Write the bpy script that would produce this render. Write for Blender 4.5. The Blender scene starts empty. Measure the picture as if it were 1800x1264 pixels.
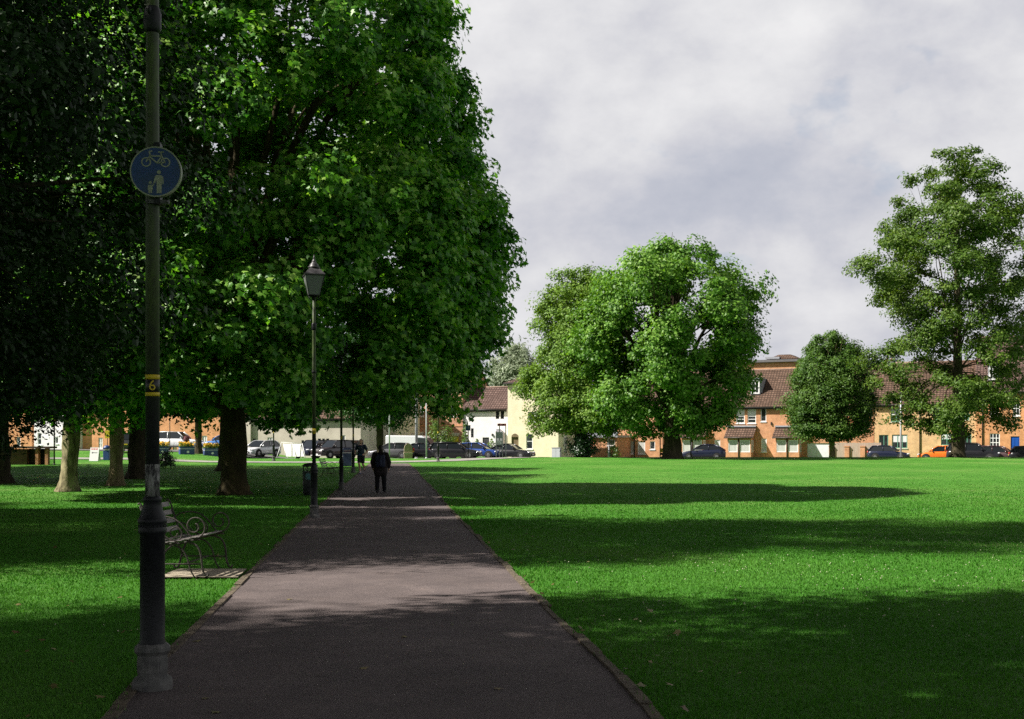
import bpy, bmesh, math, random
import numpy as np
from mathutils import Vector, Matrix
R = math.radians
random.seed(7)
scene = bpy.context.scene
COL = scene.collection
F, CXP, HZ, EYE = 2100.0, 900.0, 775.0, 1.63     # focal length, centre column, horizon row of the 1800 px photo, eye height

# ------------------------------------------------------------------ terrain
def sstep(a, b, x):
    t = np.clip((np.asarray(x, float) - a) / (b - a), 0, 1)
    return t * t * (3 - 2 * t)
_PY = [-500, 0, 8, 17, 27, 36, 45, 54, 64, 77, 88, 96, 130, 5000]
_PZ = [0, 0, 0, -.05, -.14, -.21, -.25, -.21, -.09, .14, .28, .33, .33, .33]
_yy = np.linspace(-60, 400, 1841)
_zz = np.interp(_yy, _PY, _PZ)
_k = np.hanning(33); _k /= _k.sum()
_zz = np.convolve(np.pad(_zz, 16, mode='edge'), _k, 'valid')
def gz(x, y):
    x = np.asarray(x, float); y = np.asarray(y, float)
    z = np.interp(y, _yy, _zz)
    wl = sstep(-20, -27, x)
    crest = 90 + 6 * sstep(-6, 6, x)
    drop = sstep(0, 9, y - crest) * (.38 + .28 * sstep(-4, 8, x)) * (1 - wl)
    left = np.interp(y, [70, 84, 100, 110, 300], [0, .2, .2, .40, .40]) * wl
    return z - drop + left
def gzf(x, y): return float(gz(x, y))
def at(px, Y, dz=0.0):
    X = (px - CXP) / F * Y
    return Vector((X, Y, gzf(X, Y) + dz))
def G(px, py):
    lo, hi = 3.0, 90.0
    for _ in range(50):
        m = (lo + hi) / 2
        y = HZ + (EYE - gzf((px - CXP) / F * m, m)) * F / m
        if y > py: lo = m
        else: hi = m
    return at(px, lo)
def zpix(py, Y): return EYE - (py - HZ) * Y / F

# ------------------------------------------------------------------ materials
def nmat(name):
    m = bpy.data.materials.new(name); m.use_nodes = True
    nt = m.node_tree; b = nt.nodes['Principled BSDF']
    return m, nt, b
def lin(nt, a, b): nt.links.new(a, b)
def pmat(name, c1, c2=None, scale=4.0, rough=.6, spec=.4, metal=0, bump=0, bscale=None, stretch=(1, 1, 1), c3=None, coat=0, lo=.35, hi=.65):
    m, nt, b = nmat(name)
    b.inputs['Roughness'].default_value = rough
    b.inputs['Specular IOR Level'].default_value = spec
    b.inputs['Metallic'].default_value = metal
    b.inputs['Coat Weight'].default_value = coat
    b.inputs['Base Color'].default_value = (*c1, 1)
    if c2 or bump:
        tc = nt.nodes.new('ShaderNodeTexCoord'); mp = nt.nodes.new('ShaderNodeMapping')
        mp.inputs['Scale'].default_value = stretch
        lin(nt, tc.outputs['Object'], mp.inputs['Vector'])
    if c2:
        n = nt.nodes.new('ShaderNodeTexNoise'); n.inputs['Scale'].default_value = scale; n.inputs['Detail'].default_value = 6
        n.inputs['Roughness'].default_value = .62
        lin(nt, mp.outputs[0], n.inputs['Vector'])
        r = nt.nodes.new('ShaderNodeValToRGB')
        r.color_ramp.elements[0].position = lo; r.color_ramp.elements[1].position = hi
        r.color_ramp.elements[0].color = (*c1, 1); r.color_ramp.elements[1].color = (*c2, 1)
        if c3:
            e = r.color_ramp.elements.new(hi + .1); e.color = (*c3, 1)
        lin(nt, n.outputs['Fac'], r.inputs['Fac']); lin(nt, r.outputs['Color'], b.inputs['Base Color'])
    if bump:
        n2 = nt.nodes.new('ShaderNodeTexNoise'); n2.inputs['Scale'].default_value = bscale or scale * 3; n2.inputs['Detail'].default_value = 5
        lin(nt, mp.outputs[0], n2.inputs['Vector'])
        bp = nt.nodes.new('ShaderNodeBump'); bp.inputs['Strength'].default_value = bump; bp.inputs['Distance'].default_value = .05
        lin(nt, n2.outputs['Fac'], bp.inputs['Height']); lin(nt, bp.outputs['Normal'], b.inputs['Normal'])
    return m
def tiled(name, c1, c2, mortar, bw, bh, msize, off=.5, vec='wall', rough=.85, bump=.4, stain=None):
    m, nt, b = nmat(name); b.inputs['Roughness'].default_value = rough; b.inputs['Specular IOR Level'].default_value = .2
    tc = nt.nodes.new('ShaderNodeTexCoord'); sp = nt.nodes.new('ShaderNodeSeparateXYZ'); cb = nt.nodes.new('ShaderNodeCombineXYZ')
    lin(nt, tc.outputs['Object'], sp.inputs[0])
    if vec == 'wall':
        ad = nt.nodes.new('ShaderNodeMath'); ad.operation = 'ADD'
        lin(nt, sp.outputs['X'], ad.inputs[0]); lin(nt, sp.outputs['Y'], ad.inputs[1])
        lin(nt, ad.outputs[0], cb.inputs['X'])
    else: lin(nt, sp.outputs['X'], cb.inputs['X'])
    lin(nt, sp.outputs['Z'], cb.inputs['Y'])
    br = nt.nodes.new('ShaderNodeTexBrick'); br.offset = off
    br.inputs['Scale'].default_value = 1; br.inputs['Brick Width'].default_value = bw; br.inputs['Row Height'].default_value = bh
    br.inputs['Mortar Size'].default_value = msize; br.inputs['Bias'].default_value = 0
    br.inputs['Color1'].default_value = (*c1, 1); br.inputs['Color2'].default_value = (*c2, 1); br.inputs['Mortar'].default_value = (*mortar, 1)
    lin(nt, cb.outputs[0], br.inputs['Vector'])
    n = nt.nodes.new('ShaderNodeTexNoise'); n.inputs['Scale'].default_value = 1.3; n.inputs['Detail'].default_value = 8; n.inputs['Roughness'].default_value = .7
    lin(nt, tc.outputs['Object'], n.inputs['Vector'])
    mr = nt.nodes.new('ShaderNodeMapRange'); mr.inputs['From Min'].default_value = .3; mr.inputs['From Max'].default_value = .7
    mr.inputs['To Min'].default_value = .68; mr.inputs['To Max'].default_value = 1.25
    lin(nt, n.outputs['Fac'], mr.inputs['Value'])
    mx = nt.nodes.new('ShaderNodeMix'); mx.data_type = 'RGBA'; mx.blend_type = 'MULTIPLY'; mx.inputs['Factor'].default_value = 1
    lin(nt, br.outputs['Color'], mx.inputs['A']); lin(nt, mr.outputs[0], mx.inputs['B']); lin(nt, mx.outputs['Result'], b.inputs['Base Color'])
    if bump:
        bp = nt.nodes.new('ShaderNodeBump'); bp.inputs['Strength'].default_value = bump; bp.inputs['Distance'].default_value = .03; bp.invert = True
        lin(nt, br.outputs['Fac'], bp.inputs['Height']); lin(nt, bp.outputs['Normal'], b.inputs['Normal'])
    return m
def leafmat(name, cs, trans=.35, tcol=None, rough=.42, spec=.5):
    m, nt, b = nmat(name); out = nt.nodes['Material Output']
    b.inputs['Roughness'].default_value = rough; b.inputs['Specular IOR Level'].default_value = spec
    a = nt.nodes.new('ShaderNodeAttribute'); a.attribute_name = 'rnd'
    r = nt.nodes.new('ShaderNodeValToRGB'); el = r.color_ramp.elements
    el[0].color = (*cs[0], 1); el[1].color = (*cs[-1], 1)
    for i, c in enumerate(cs[1:-1]):
        e = el.new((i + 1) / (len(cs) - 1)); e.color = (*c, 1)
    lin(nt, a.outputs['Fac'], r.inputs['Fac']); lin(nt, r.outputs['Color'], b.inputs['Base Color'])
    t = nt.nodes.new('ShaderNodeBsdfTranslucent')
    g = nt.nodes.new('ShaderNodeMix'); g.data_type = 'RGBA'; g.blend_type = 'MULTIPLY'; g.inputs['Factor'].default_value = 1
    g.inputs['B'].default_value = (*(tcol or (1.5, 1.5, .5)), 1)
    lin(nt, r.outputs['Color'], g.inputs['A']); lin(nt, g.outputs['Result'], t.inputs['Color'])
    mx = nt.nodes.new('ShaderNodeMixShader'); mx.inputs['Fac'].default_value = trans
    lin(nt, b.outputs[0], mx.inputs[1]); lin(nt, t.outputs[0], mx.inputs[2]); lin(nt, mx.outputs[0], out.inputs['Surface'])
    return m
M = {}
M['plane_leaf'] = leafmat('plane_leaf', [(.018, .09, .008), (.058, .195, .015), (.13, .32, .03), (.31, .48, .1)], .4, (1.3, 1.5, .4), .42, .35)
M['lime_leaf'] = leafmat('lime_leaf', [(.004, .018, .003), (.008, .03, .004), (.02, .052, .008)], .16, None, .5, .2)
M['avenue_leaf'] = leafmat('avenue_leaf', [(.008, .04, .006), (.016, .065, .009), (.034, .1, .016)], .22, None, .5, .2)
M['park_leaf'] = leafmat('park_leaf', [(.034, .105, .01), (.068, .17, .017), (.115, .24, .028), (.21, .35, .07)], .3, (1.4, 1.5, .3), .45, .25)
M['ash_leaf'] = leafmat('ash_leaf', [(.065, .14, .017), (.12, .215, .03), (.2, .31, .055)], .3, (1.4, 1.4, .4), .5, .22)
M['round_leaf'] = leafmat('round_leaf', [(.028, .078, .009), (.055, .12, .015), (.1, .175, .03)], .25, None, .5, .22)
M['tall_leaf'] = leafmat('tall_leaf', [(.034, .08, .008), (.065, .125, .014), (.125, .19, .03)], .3, (1.4, 1.4, .4), .5, .22)
M['willow_leaf'] = leafmat('willow_leaf', [(.16, .2, .12), (.22, .27, .17), (.28, .32, .22)], .25, (1.1, 1.1, .8), .6)
M['ivy_leaf'] = leafmat('ivy_leaf', [(.01, .035, .01), (.02, .06, .015)], .1)
M['shrub_leaf'] = leafmat('shrub_leaf', [(.06, .14, .02), (.1, .2, .04), (.2, .26, .05)], .3)
M['grass_blade'] = leafmat('grass_blade', [(.036, .15, .011), (.053, .192, .018), (.076, .225, .026), (.115, .248, .045)], .28, (1.3, 1.3, .5), .6, .12)
M['plane_bark'] = pmat('plane_bark', (.07, .058, .032), (.31, .27, .155), 4.6, .9, .15, bump=.5, bscale=14, stretch=(1, 1, .45), c3=(.42, .38, .24))
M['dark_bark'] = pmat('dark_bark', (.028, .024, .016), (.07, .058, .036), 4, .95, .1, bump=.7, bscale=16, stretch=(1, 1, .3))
M['lime_bark'] = pmat('lime_bark', (.11, .085, .045), (.24, .19, .11), 6, .95, .1, bump=.7, bscale=18, stretch=(1, 1, .25))
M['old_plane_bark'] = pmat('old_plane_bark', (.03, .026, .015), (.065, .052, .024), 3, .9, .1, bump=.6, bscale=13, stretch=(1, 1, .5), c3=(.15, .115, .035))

# ------------------------------------------------------------------ mesh helpers
class MB:
    def __init__(s): s.v = []; s.f = []; s.sm = []
    def add(s, vs, fs, smooth=False):
        n = len(s.v); s.v += [tuple(v) for v in vs]; s.f += [tuple(i + n for i in f) for f in fs]; s.sm += [smooth] * len(fs)
        return s
    def box(s, x0, x1, y0, y1, z0, z1, mt=None):
        vs = [Vector(p) for p in ((x0,y0,z0),(x1,y0,z0),(x1,y1,z0),(x0,y1,z0),(x0,y0,z1),(x1,y0,z1),(x1,y1,z1),(x0,y1,z1))]
        if mt: vs = [mt @ v for v in vs]
        return s.add(vs, [(0,3,2,1),(4,5,6,7),(0,1,5,4),(1,2,6,5),(2,3,7,6),(3,0,4,7)])
    def tube(s, pts, rad, n=8, cap=True, smooth=True):
        pts = [Vector(p) for p in pts]
        if not hasattr(rad, '__len__'): rad = [rad] * len(pts)
        vs = []; prev = None
        for i, p in enumerate(pts):
            d = (pts[min(i + 1, len(pts) - 1)] - pts[max(i - 1, 0)])
            if d.length < 1e-9: d = Vector((0, 0, 1))
            d.normalize()
            if prev is None:
                a = Vector((0, 0, 1)) if abs(d.z) < .9 else Vector((1, 0, 0))
                u = d.cross(a).normalized()
            else:
                u = (prev - d * prev.dot(d))
                u = u.normalized() if u.length > 1e-6 else d.orthogonal().normalized()
            prev = u; w = d.cross(u)
            for k in range(n):
                t = 2 * math.pi * k / n
                vs.append(p + (u * math.cos(t) + w * math.sin(t)) * rad[i])
        fs = [(i*n+k, i*n+(k+1) % n, (i+1)*n+(k+1) % n, (i+1)*n+k) for i in range(len(pts)-1) for k in range(n)]
        s.add(vs, fs, smooth)
        if cap:
            b = len(s.v) - len(vs)
            s.f.append(tuple(b + k for k in reversed(range(n)))); s.sm.append(False)
            s.f.append(tuple(b + (len(pts)-1)*n + k for k in range(n))); s.sm.append(False)
        return s
    def lathe(s, prof, n=24, c=(0, 0, 0), smooth=True, axis='z', phase=0):
        vs = []
        for (r, z) in prof:
            for k in range(n):
                t = 2 * math.pi * k / n + phase
                a, b = r * math.cos(t), r * math.sin(t)
                p = (a, b, z) if axis == 'z' else ((a, z, b) if axis == 'y' else (z, a, b))
                vs.append((c[0] + p[0], c[1] + p[1], c[2] + p[2]))
        fs = [(i*n+k, i*n+(k+1) % n, (i+1)*n+(k+1) % n, (i+1)*n+k) for i in range(len(prof)-1) for k in range(n)]
        m = len(prof)
        s.add(vs, fs, smooth); b = len(s.v) - len(vs)
        s.f.append(tuple(b + k for k in reversed(range(n)))); s.sm.append(False)
        s.f.append(tuple(b + (m-1)*n + k for k in range(n))); s.sm.append(False)
        return s
    def ell(s, c, r, n=14, m=9):
        prof = [(math.sin(math.pi * i / m), -math.cos(math.pi * i / m)) for i in range(m + 1)]
        vs = []
        for (a, z) in prof:
            a = max(a, .004)
            for k in range(n):
                t = 2 * math.pi * k / n
                vs.append((c[0] + r[0]*a*math.cos(t), c[1] + r[1]*a*math.sin(t), c[2] + r[2]*z))
        fs = [(i*n+k, i*n+(k+1) % n, (i+1)*n+(k+1) % n, (i+1)*n+k) for i in range(m) for k in range(n)]
        fs += [tuple(reversed(range(n))), tuple(m*n + k for k in range(n))]
        return s.add(vs, fs, True)
    def prism(s, poly, y0, y1, mt=None):          # polygon in x,z pushed along y
        n = len(poly)
        vs = [Vector((p[0], y0, p[1])) for p in poly] + [Vector((p[0], y1, p[1])) for p in poly]
        if mt: vs = [mt @ v for v in vs]
        fs = [tuple(range(n)), tuple(reversed(range(n, 2*n)))] + [(i, i+n, (i+1) % n + n, (i+1) % n) for i in range(n)]
        return s.add(vs, fs)
    def build(s, name, m, parent=None, bevel=0, fix=True):
        me = bpy.data.meshes.new(name); me.from_pydata(s.v, [], s.f)
        me.polygons.foreach_set('use_smooth', s.sm); me.materials.append(m)
        if fix:
            bm = bmesh.new(); bm.from_mesh(me); bmesh.ops.recalc_face_normals(bm, faces=bm.faces[:]); bm.to_mesh(me); bm.free()
        o = bpy.data.objects.new(name, me); COL.objects.link(o)
        if parent: o.parent = parent
        if bevel:
            b = o.modifiers.new('bevel', 'BEVEL'); b.width = bevel; b.segments = 2; b.limit_method = 'ANGLE'; b.angle_limit = R(40)
        return o
def tag(o, label=None, cat=None, group=None, kind=None):
    if label: o['label'] = label
    if cat: o['category'] = cat
    if group: o['group'] = group
    if kind: o['kind'] = kind
    return o
def thing(name, loc, rz, label, cat, group=None):
    o = bpy.data.objects.new(name, None); COL.objects.link(o); o.empty_display_size = .3
    o.location = loc; o.rotation_euler = (0, 0, rz)
    return tag(o, label, cat, group)
def dup(root, loc, rz, label, group=None, scale=None):
    r = root.copy(); COL.objects.link(r); r.location = loc; r.rotation_euler = (0, 0, rz); r['label'] = label
    if group: r['group'] = group
    if scale: r.scale = scale
    for ch in list(root.children):
        c = ch.copy(); COL.objects.link(c); c.parent = r
        for g in list(ch.children):
            d = g.copy(); COL.objects.link(d); d.parent = c
    return r
def np_mesh(name, V, polys, loopn, m, parent=None, attr=None, smooth=False):
    """V (n,3); polys flat loop vertex indices; loopn loops per polygon"""
    me = bpy.data.meshes.new(name)
    me.vertices.add(len(V)); me.vertices.foreach_set('co', np.ascontiguousarray(V, dtype=np.float32).ravel())
    me.loops.add(len(polys)); me.loops.foreach_set('vertex_index', polys.astype(np.int32))
    starts = np.concatenate([[0], np.cumsum(loopn)[:-1]]).astype(np.int32)
    me.polygons.add(len(loopn)); me.polygons.foreach_set('loop_start', starts)
    if attr is not None:
        a = me.attributes.new('rnd', 'FLOAT', 'POINT'); a.data.foreach_set('value', attr.astype(np.float32))
    me.update(calc_edges=True); me.validate()
    if smooth: me.polygons.foreach_set('use_smooth', np.ones(len(loopn), bool))
    me.materials.append(m)
    o = bpy.data.objects.new(name, me); COL.objects.link(o)
    if parent: o.parent = parent
    return o
# leaf outlines: (across, along, fold)
MAPLE = (np.array([(0,-.5,0),(.3,-.46,-.07),(.26,-.2,-.05),(.56,.02,-.14),(.24,.1,-.05),(0,.58,-.04),(-.24,.1,-.05),(-.56,.02,-.14),(-.26,-.2,-.05),(-.3,-.46,-.07)], float),
         [(0,1,2,3,4,5),(0,5,6,7,8,9)])
LEAF = (np.array([(0,-.5,0),(.3,-.05,-.06),(0,.5,0),(-.3,-.05,-.06)], float), [(0,1,2),(0,2,3)])
SLIM = (np.array([(0,-.5,0),(.13,-.05,-.02),(0,.5,-.05),(-.13,-.05,-.02)], float), [(0,1,2),(0,2,3)])
def leaves(name, m, C, N, size, tmpl, rng, parent=None, droop=.6, rnd=None):
    T, polys = tmpl; n = len(C)
    N = N / (np.linalg.norm(N, axis=1, keepdims=True) + 1e-9)
    d = rng.normal(size=(n, 3)); d[:, 2] -= droop
    d -= N * (d * N).sum(1, keepdims=True); d /= np.linalg.norm(d, axis=1, keepdims=True) + 1e-9
    B = np.cross(d, N)
    s = size[:, None, None]
    V = C[:, None, :] + s * (T[None, :, 0:1] * B[:, None, :] + T[None, :, 1:2] * d[:, None, :] + T[None, :, 2:3] * N[:, None, :])
    k = len(T); base = (np.arange(n) * k)[:, None]
    flat = np.array([i for p in polys for i in p]); ln = np.array([len(p) for p in polys])
    idx = (base + flat[None, :]).ravel()
    if rnd is None: rnd = rng.random(n)
    return np_mesh(name, V.reshape(-1, 3), idx, np.tile(ln, n), m, parent, np.repeat(rnd, k))

def crown(rng, prof, nb, rb, per, sy=1.0, shell=.75, flat=.75, inner=.25, lump=.14, ns=9, ragged=.42, sr=1.0):
    """bough centres on a profile of revolution, sprays in each bough, then leaf positions and normals in each spray"""
    z = np.array([p[0] for p in prof], float); r = np.array([p[1] for p in prof], float)
    zs = np.linspace(z[0], z[-1], 400); rs = np.interp(zs, z, r)
    w = rs + .12 * rs.max(); cdf = np.cumsum(w) / w.sum()
    zb = np.interp((np.arange(nb) + rng.random(nb)) / nb, cdf, zs)
    th = (np.arange(nb) * 2.39996 + rng.normal(size=nb) * .35) % (2 * np.pi)
    rr = np.interp(zb, z, r)
    ph = rng.random(6) * 6.28
    lum = 1 + lump * (np.sin(3 * th + ph[0] + zb * .5) * .5 + np.sin(5 * th + ph[1] - zb * .8) * .35 + np.sin(zb * 1.3 + ph[2] + 2 * th) * .4)
    fac = shell + (1 - shell) * np.sqrt(rng.random(nb))
    isin = rng.random(nb) < inner; fac[isin] *= .35 + .55 * rng.random(isin.sum())
    RB = rb * (.65 + .7 * rng.random(nb)) * np.clip(.55 + rr / r.max() * .6, .5, 1.1)
    rad = np.maximum(rr * lum * fac - RB * .8, 0)
    zb = np.clip(zb, z[0] + RB * flat * 1.15 + .35 * (np.sin(2 * th + ph[3]) + np.sin(5 * th + ph[4])) * min(1, z[-1] / 16), z[-1] - RB * flat * .6)
    BC = np.stack([rad * np.cos(th), rad * np.sin(th) * sy, zb], 1)
    out = np.stack([np.cos(th), np.sin(th), np.full(nb, .25)], 1)
    bs = np.repeat(np.arange(nb), ns); m = len(bs)
    d = rng.normal(size=(m, 3)) + out[bs] * .55; d /= np.linalg.norm(d, axis=1, keepdims=True)
    q = .25 + .72 * rng.random(m) ** .55 + ragged * (rng.random(m) < .2) * rng.random(m)
    SC = BC[bs] + d * (RB[bs] * q)[:, None] * np.array([1, 1, flat])
    SR = RB[bs] * (.2 + .26 * rng.random(m)) * sr
    cnt = np.maximum((per / ns * (RB[bs] / rb) ** 2 * (.5 + 1.0 * rng.random(m))).astype(int), 4)
    si = np.repeat(np.arange(m), cnt); n = len(si)
    g = rng.normal(size=(n, 3)); ax = d[si]; g += ax * rng.normal(size=(n, 1)) * .6; gl = np.linalg.norm(g, axis=1, keepdims=True); g *= np.minimum(1, 1.9 / (gl + 1e-9))
    P = SC[si] + g * SR[si][:, None] * np.array([1, 1, .72])
    P[:, 2] -= np.clip((g[:, :2] ** 2).sum(1), 0, 4) * SR[si] * .1
    N = d[si] * .5 + out[bs][si] * .3 + np.array([0, 0, .55]) + g * .18 + rng.normal(size=(n, 3)) * .5
    tone = np.clip(.5 + (rng.random(nb)[bs][si] - .5) * .3 + (rng.random(m)[si] - .5) * .3 + (rng.random(n) - .5) * .8, 0, 1)
    return BC, P, N, tone

def trunk_mesh(rng, h, r0, r1, flare=1.35, lean=(0, 0), n=20, knob=.07):
    mb = MB(); k = 30; pts = []; rad = []
    for i in range(k + 1):
        t = (i / k) ** 1.7; zz = h * t
        pts.append((lean[0] * t + .04 * math.sin(4 * t + 1) * r0 * 3, lean[1] * t, zz - .1 if i == 0 else zz))
        rad.append((r0 + (r1 - r0) * t) * (1 + (flare - 1) * math.exp(-zz / (r0 * .9)) + .1 * math.sin(zz * 2.3 + r0 * 9) * math.exp(-((zz - 1.2) / 1.1) ** 2)))
    mb.tube(pts, rad, n)
    ph = rng.random(4) * 6.28
    for i, v in enumerate(mb.v):
        a = 2 * math.pi * (i % n) / n; j = i // n; c = pts[min(j, k)]; zz = max(c[2], 0)
        s = 1 + knob * (math.sin(3 * a + ph[0] + zz * .7) * .6 + math.sin(5 * a + ph[1] - zz * 1.6) * .5) + knob * .45 * rng.normal()
        s += .22 * math.exp(-zz / .18) * max(0, math.sin(5 * a + ph[2])) ** 2
        mb.v[i] = (c[0] + (v[0] - c[0]) * s, c[1] + (v[1] - c[1]) * s, v[2])
    return mb
def limbs(rng, h0, h1, r, BC, k, lean=(0, 0)):
    mb = MB(); idx = rng.permutation(len(BC))[:k]
    for i in idx:
        b = BC[i]; hz = h0 + (h1 - h0) * rng.random() * min(1, max(.1, (b[2] - h0) / (h1 - h0 + .01)))
        hz = min(hz, max(b[2] - .3, h0)); t = hz / h1
        p0 = np.array([lean[0] * t, lean[1] * t, hz]); p3 = b
        mid = p0 * .5 + p3 * .5 + np.array([0, 0, .12 * np.linalg.norm(p3 - p0)]) + rng.normal(size=3) * .25
        q = [p0, p0 * .72 + mid * .28 + np.array([0, 0, .1]), mid, mid * .45 + p3 * .55 + rng.normal(size=3) * .15, p3]
        rr = r * (.55 + .4 * rng.random())
        mb.tube(q, [rr, rr * .75, rr * .5, rr * .3, rr * .1], 7)
        for _ in range(2):
            e = p3 + rng.normal(size=3) * np.array([.9, .9, .6])
            mb.tube([mid, (mid + e) / 2 + rng.normal(size=3) * .15, e], [rr * .3, rr * .17, rr * .05], 5)
    return mb
def tree(name, loc, label, seed, prof, trunk_h, r0, r1, nb, rb, per, lsize, tmpl, leaf, bark, sy=1.0, group=None, lean=(0, 0), nl=22, tofs=(0, 0), rz=0, **kw):
    rng = np.random.default_rng(seed)
    root = thing(name, loc, rz, label, 'tree', group)
    BC, P, N, tone = crown(rng, prof, nb, rb, per, sy, **kw)
    sz = lsize * (.65 + .7 * rng.random(len(P)))
    off = np.array([lean[0], lean[1], 0])
    leaves('crown', M[leaf], P + off, N, sz, tmpl, rng, root, rnd=tone)
    trunk_mesh(rng, trunk_h, r0, r1, lean=lean).build('trunk', M[bark], root)
    limbs(rng, trunk_h * .35 if trunk_h > 6 else trunk_h * .8, trunk_h, r1 * .75 + .03, BC + off, nl, lean).build('branches', M[bark], root)
    return root
exec_parts = []
# ------------------------------------------------------------------ setting: ground, path, road
rng0 = np.random.default_rng(3)
def sheet(name, X, Y, Z, m, kind='structure', smooth=True):
    h, w = X.shape
    V = np.stack([X.ravel(), Y.ravel(), Z.ravel()], 1)
    i, j = np.meshgrid(np.arange(h - 1), np.arange(w - 1), indexing='ij'); a = (i * w + j).ravel()
    idx = np.stack([a, a + 1, a + w + 1, a + w], 1)
    o = np_mesh(name, V, idx.ravel(), np.full(len(a), 4), m, smooth=smooth)
    return tag(o, kind=kind)
gm, nt, b = nmat('lawn')
b.inputs['Roughness'].default_value = .9; b.inputs['Specular IOR Level'].default_value = .1
tc = nt.nodes.new('ShaderNodeTexCoord')
def noise(nt, vec, sc, det=4, rough=.6, stretch=None):
    if stretch:
        mp = nt.nodes.new('ShaderNodeMapping'); mp.inputs['Scale'].default_value = stretch; lin(nt, vec, mp.inputs['Vector']); vec = mp.outputs[0]
    n = nt.nodes.new('ShaderNodeTexNoise'); n.inputs['Scale'].default_value = sc; n.inputs['Detail'].default_value = det; n.inputs['Roughness'].default_value = rough
    lin(nt, vec, n.inputs['Vector']); return n.outputs['Fac']
def ramp(nt, fac, stops):
    r = nt.nodes.new('ShaderNodeValToRGB'); e = r.color_ramp.elements
    e[0].position, e[0].color = stops[0][0], (*stops[0][1], 1); e[1].position, e[1].color = stops[-1][0], (*stops[-1][1], 1)
    for p, c in stops[1:-1]:
        q = e.new(p); q.color = (*c, 1)
    lin(nt, fac, r.inputs['Fac']); return r.outputs['Color']
def mixc(nt, a, b_, fac, blend='MIX'):
    x = nt.nodes.new('ShaderNodeMix'); x.data_type = 'RGBA'; x.blend_type = blend
    if hasattr(fac, 'is_linked'): lin(nt, fac, x.inputs['Factor'])
    else: x.inputs['Factor'].default_value = fac
    lin(nt, a, x.inputs['A']); lin(nt, b_, x.inputs['B']); return x.outputs['Result']
c_big = ramp(nt, noise(nt, tc.outputs['Object'], .16, 5), [(.3, (.05, .178, .017)), (.48, (.072, .216, .027)), (.6, (.1, .236, .038)), (.72, (.15, .248, .058))])
c_mid = ramp(nt, noise(nt, tc.outputs['Object'], 1.6, 6, .7), [(.3, (.6, .7, .55)), (.5, (1, 1, 1)), (.72, (1.3, 1.12, 1.3))])
c_fin = ramp(nt, noise(nt, tc.outputs['Object'], 16, 5, .75), [(.32, (.62, .68, .6)), (.5, (1, 1, 1)), (.7, (1.28, 1.2, 1.2))])
lc = mixc(nt, mixc(nt, c_big, c_mid, .8, 'MULTIPLY'), c_fin, .5, 'MULTIPLY')
lin(nt, lc, b.inputs['Base Color'])
bp = nt.nodes.new('ShaderNodeBump'); bp.inputs['Strength'].default_value = .9; bp.inputs['Distance'].default_value = .12
lin(nt, noise(nt, tc.outputs['Object'], 9, 6, .8), bp.inputs['Height']); lin(nt, bp.outputs['Normal'], b.inputs['Normal'])
xs = np.concatenate([[-2500, -900, -400, -220], np.arange(-120, -30, 3), np.arange(-30, 36, 1.0), np.arange(36, 121, 3), [220, 400, 900, 2500]])
ys = np.concatenate([[-800, -200, -60, -30, -12], np.arange(-4, 30, .5), np.arange(30, 132, 1.0), np.arange(132, 240, 9), [300, 500, 900, 2500]])
gx, gy = np.meshgrid(xs, ys)
gzz = gz(gx, gy)
sheet('ground', gx, gy, gzz, gm)

PL = [(200,1264),(235,1215),(440,1010),(545,905),(592,862),(640,823),(650,815)]
PR = [(1150,1264),(1110,1215),(930,1040),(800,905),(764,862),(731,826),(716,815)]
pl = np.array([G(*p)[:2] for p in PL]); pr = np.array([G(*p)[:2] for p in PR])
def ext(p, y):
    s = (p[1, 0] - p[0, 0]) / (p[1, 1] - p[0, 1]) * .7
    return np.where(y < p[0, 1], p[0, 0] + s * (y - p[0, 1]), np.interp(y, p[:, 1], p[:, 0]))
def xl(y): return ext(pl, np.asarray(y, float))
def xr(y): return ext(pr, np.asarray(y, float))
pm, nt, b = nmat('tarmac'); b.inputs['Roughness'].default_value = .88; b.inputs['Specular IOR Level'].default_value = .25
tc = nt.nodes.new('ShaderNodeTexCoord')
c1 = ramp(nt, noise(nt, tc.outputs['Object'], .7, 6, .65), [(.3, (.078, .063, .062)), (.55, (.106, .086, .084)), (.75, (.136, .111, .108))])
c2 = ramp(nt, noise(nt, tc.outputs['Object'], 90, 3, .8), [(.3, (.4, .4, .4)), (.5, (1, 1, 1)), (.66, (2.0, 1.95, 1.9))])
c3 = ramp(nt, noise(nt, tc.outputs['Object'], 2.3, 7, .75), [(.35, (.82, .82, .84)), (.55, (1, 1, 1)), (.74, (1.18, 1.14, 1.1))])
lin(nt, mixc(nt, mixc(nt, c1, c2, .8, 'MULTIPLY'), c3, .9, 'MULTIPLY'), b.inputs['Base Color'])
bp = nt.nodes.new('ShaderNodeBump'); bp.inputs['Strength'].default_value = .6; bp.inputs['Distance'].default_value = .012
lin(nt, noise(nt, tc.outputs['Object'], 120, 3, .8), bp.inputs['Height']); lin(nt, bp.outputs['Normal'], b.inputs['Normal'])
py_ = np.concatenate([np.arange(-14, 30, .5), np.arange(30, 78.5, 1.0)])
t_ = np.linspace(0, 1, 7)
PXg = xl(py_)[:, None] * (1 - t_) + xr(py_)[:, None] * t_
PYg = np.repeat(py_[:, None], 7, 1)
sheet('path', PXg, PYg, gz(PXg, PYg) + .012, pm)
edge_m = pmat('edging_stone', (.07, .058, .042), (.15, .122, .088), 7, .9, .2, bump=.6, bscale=30, c3=(.06, .075, .03))
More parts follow.
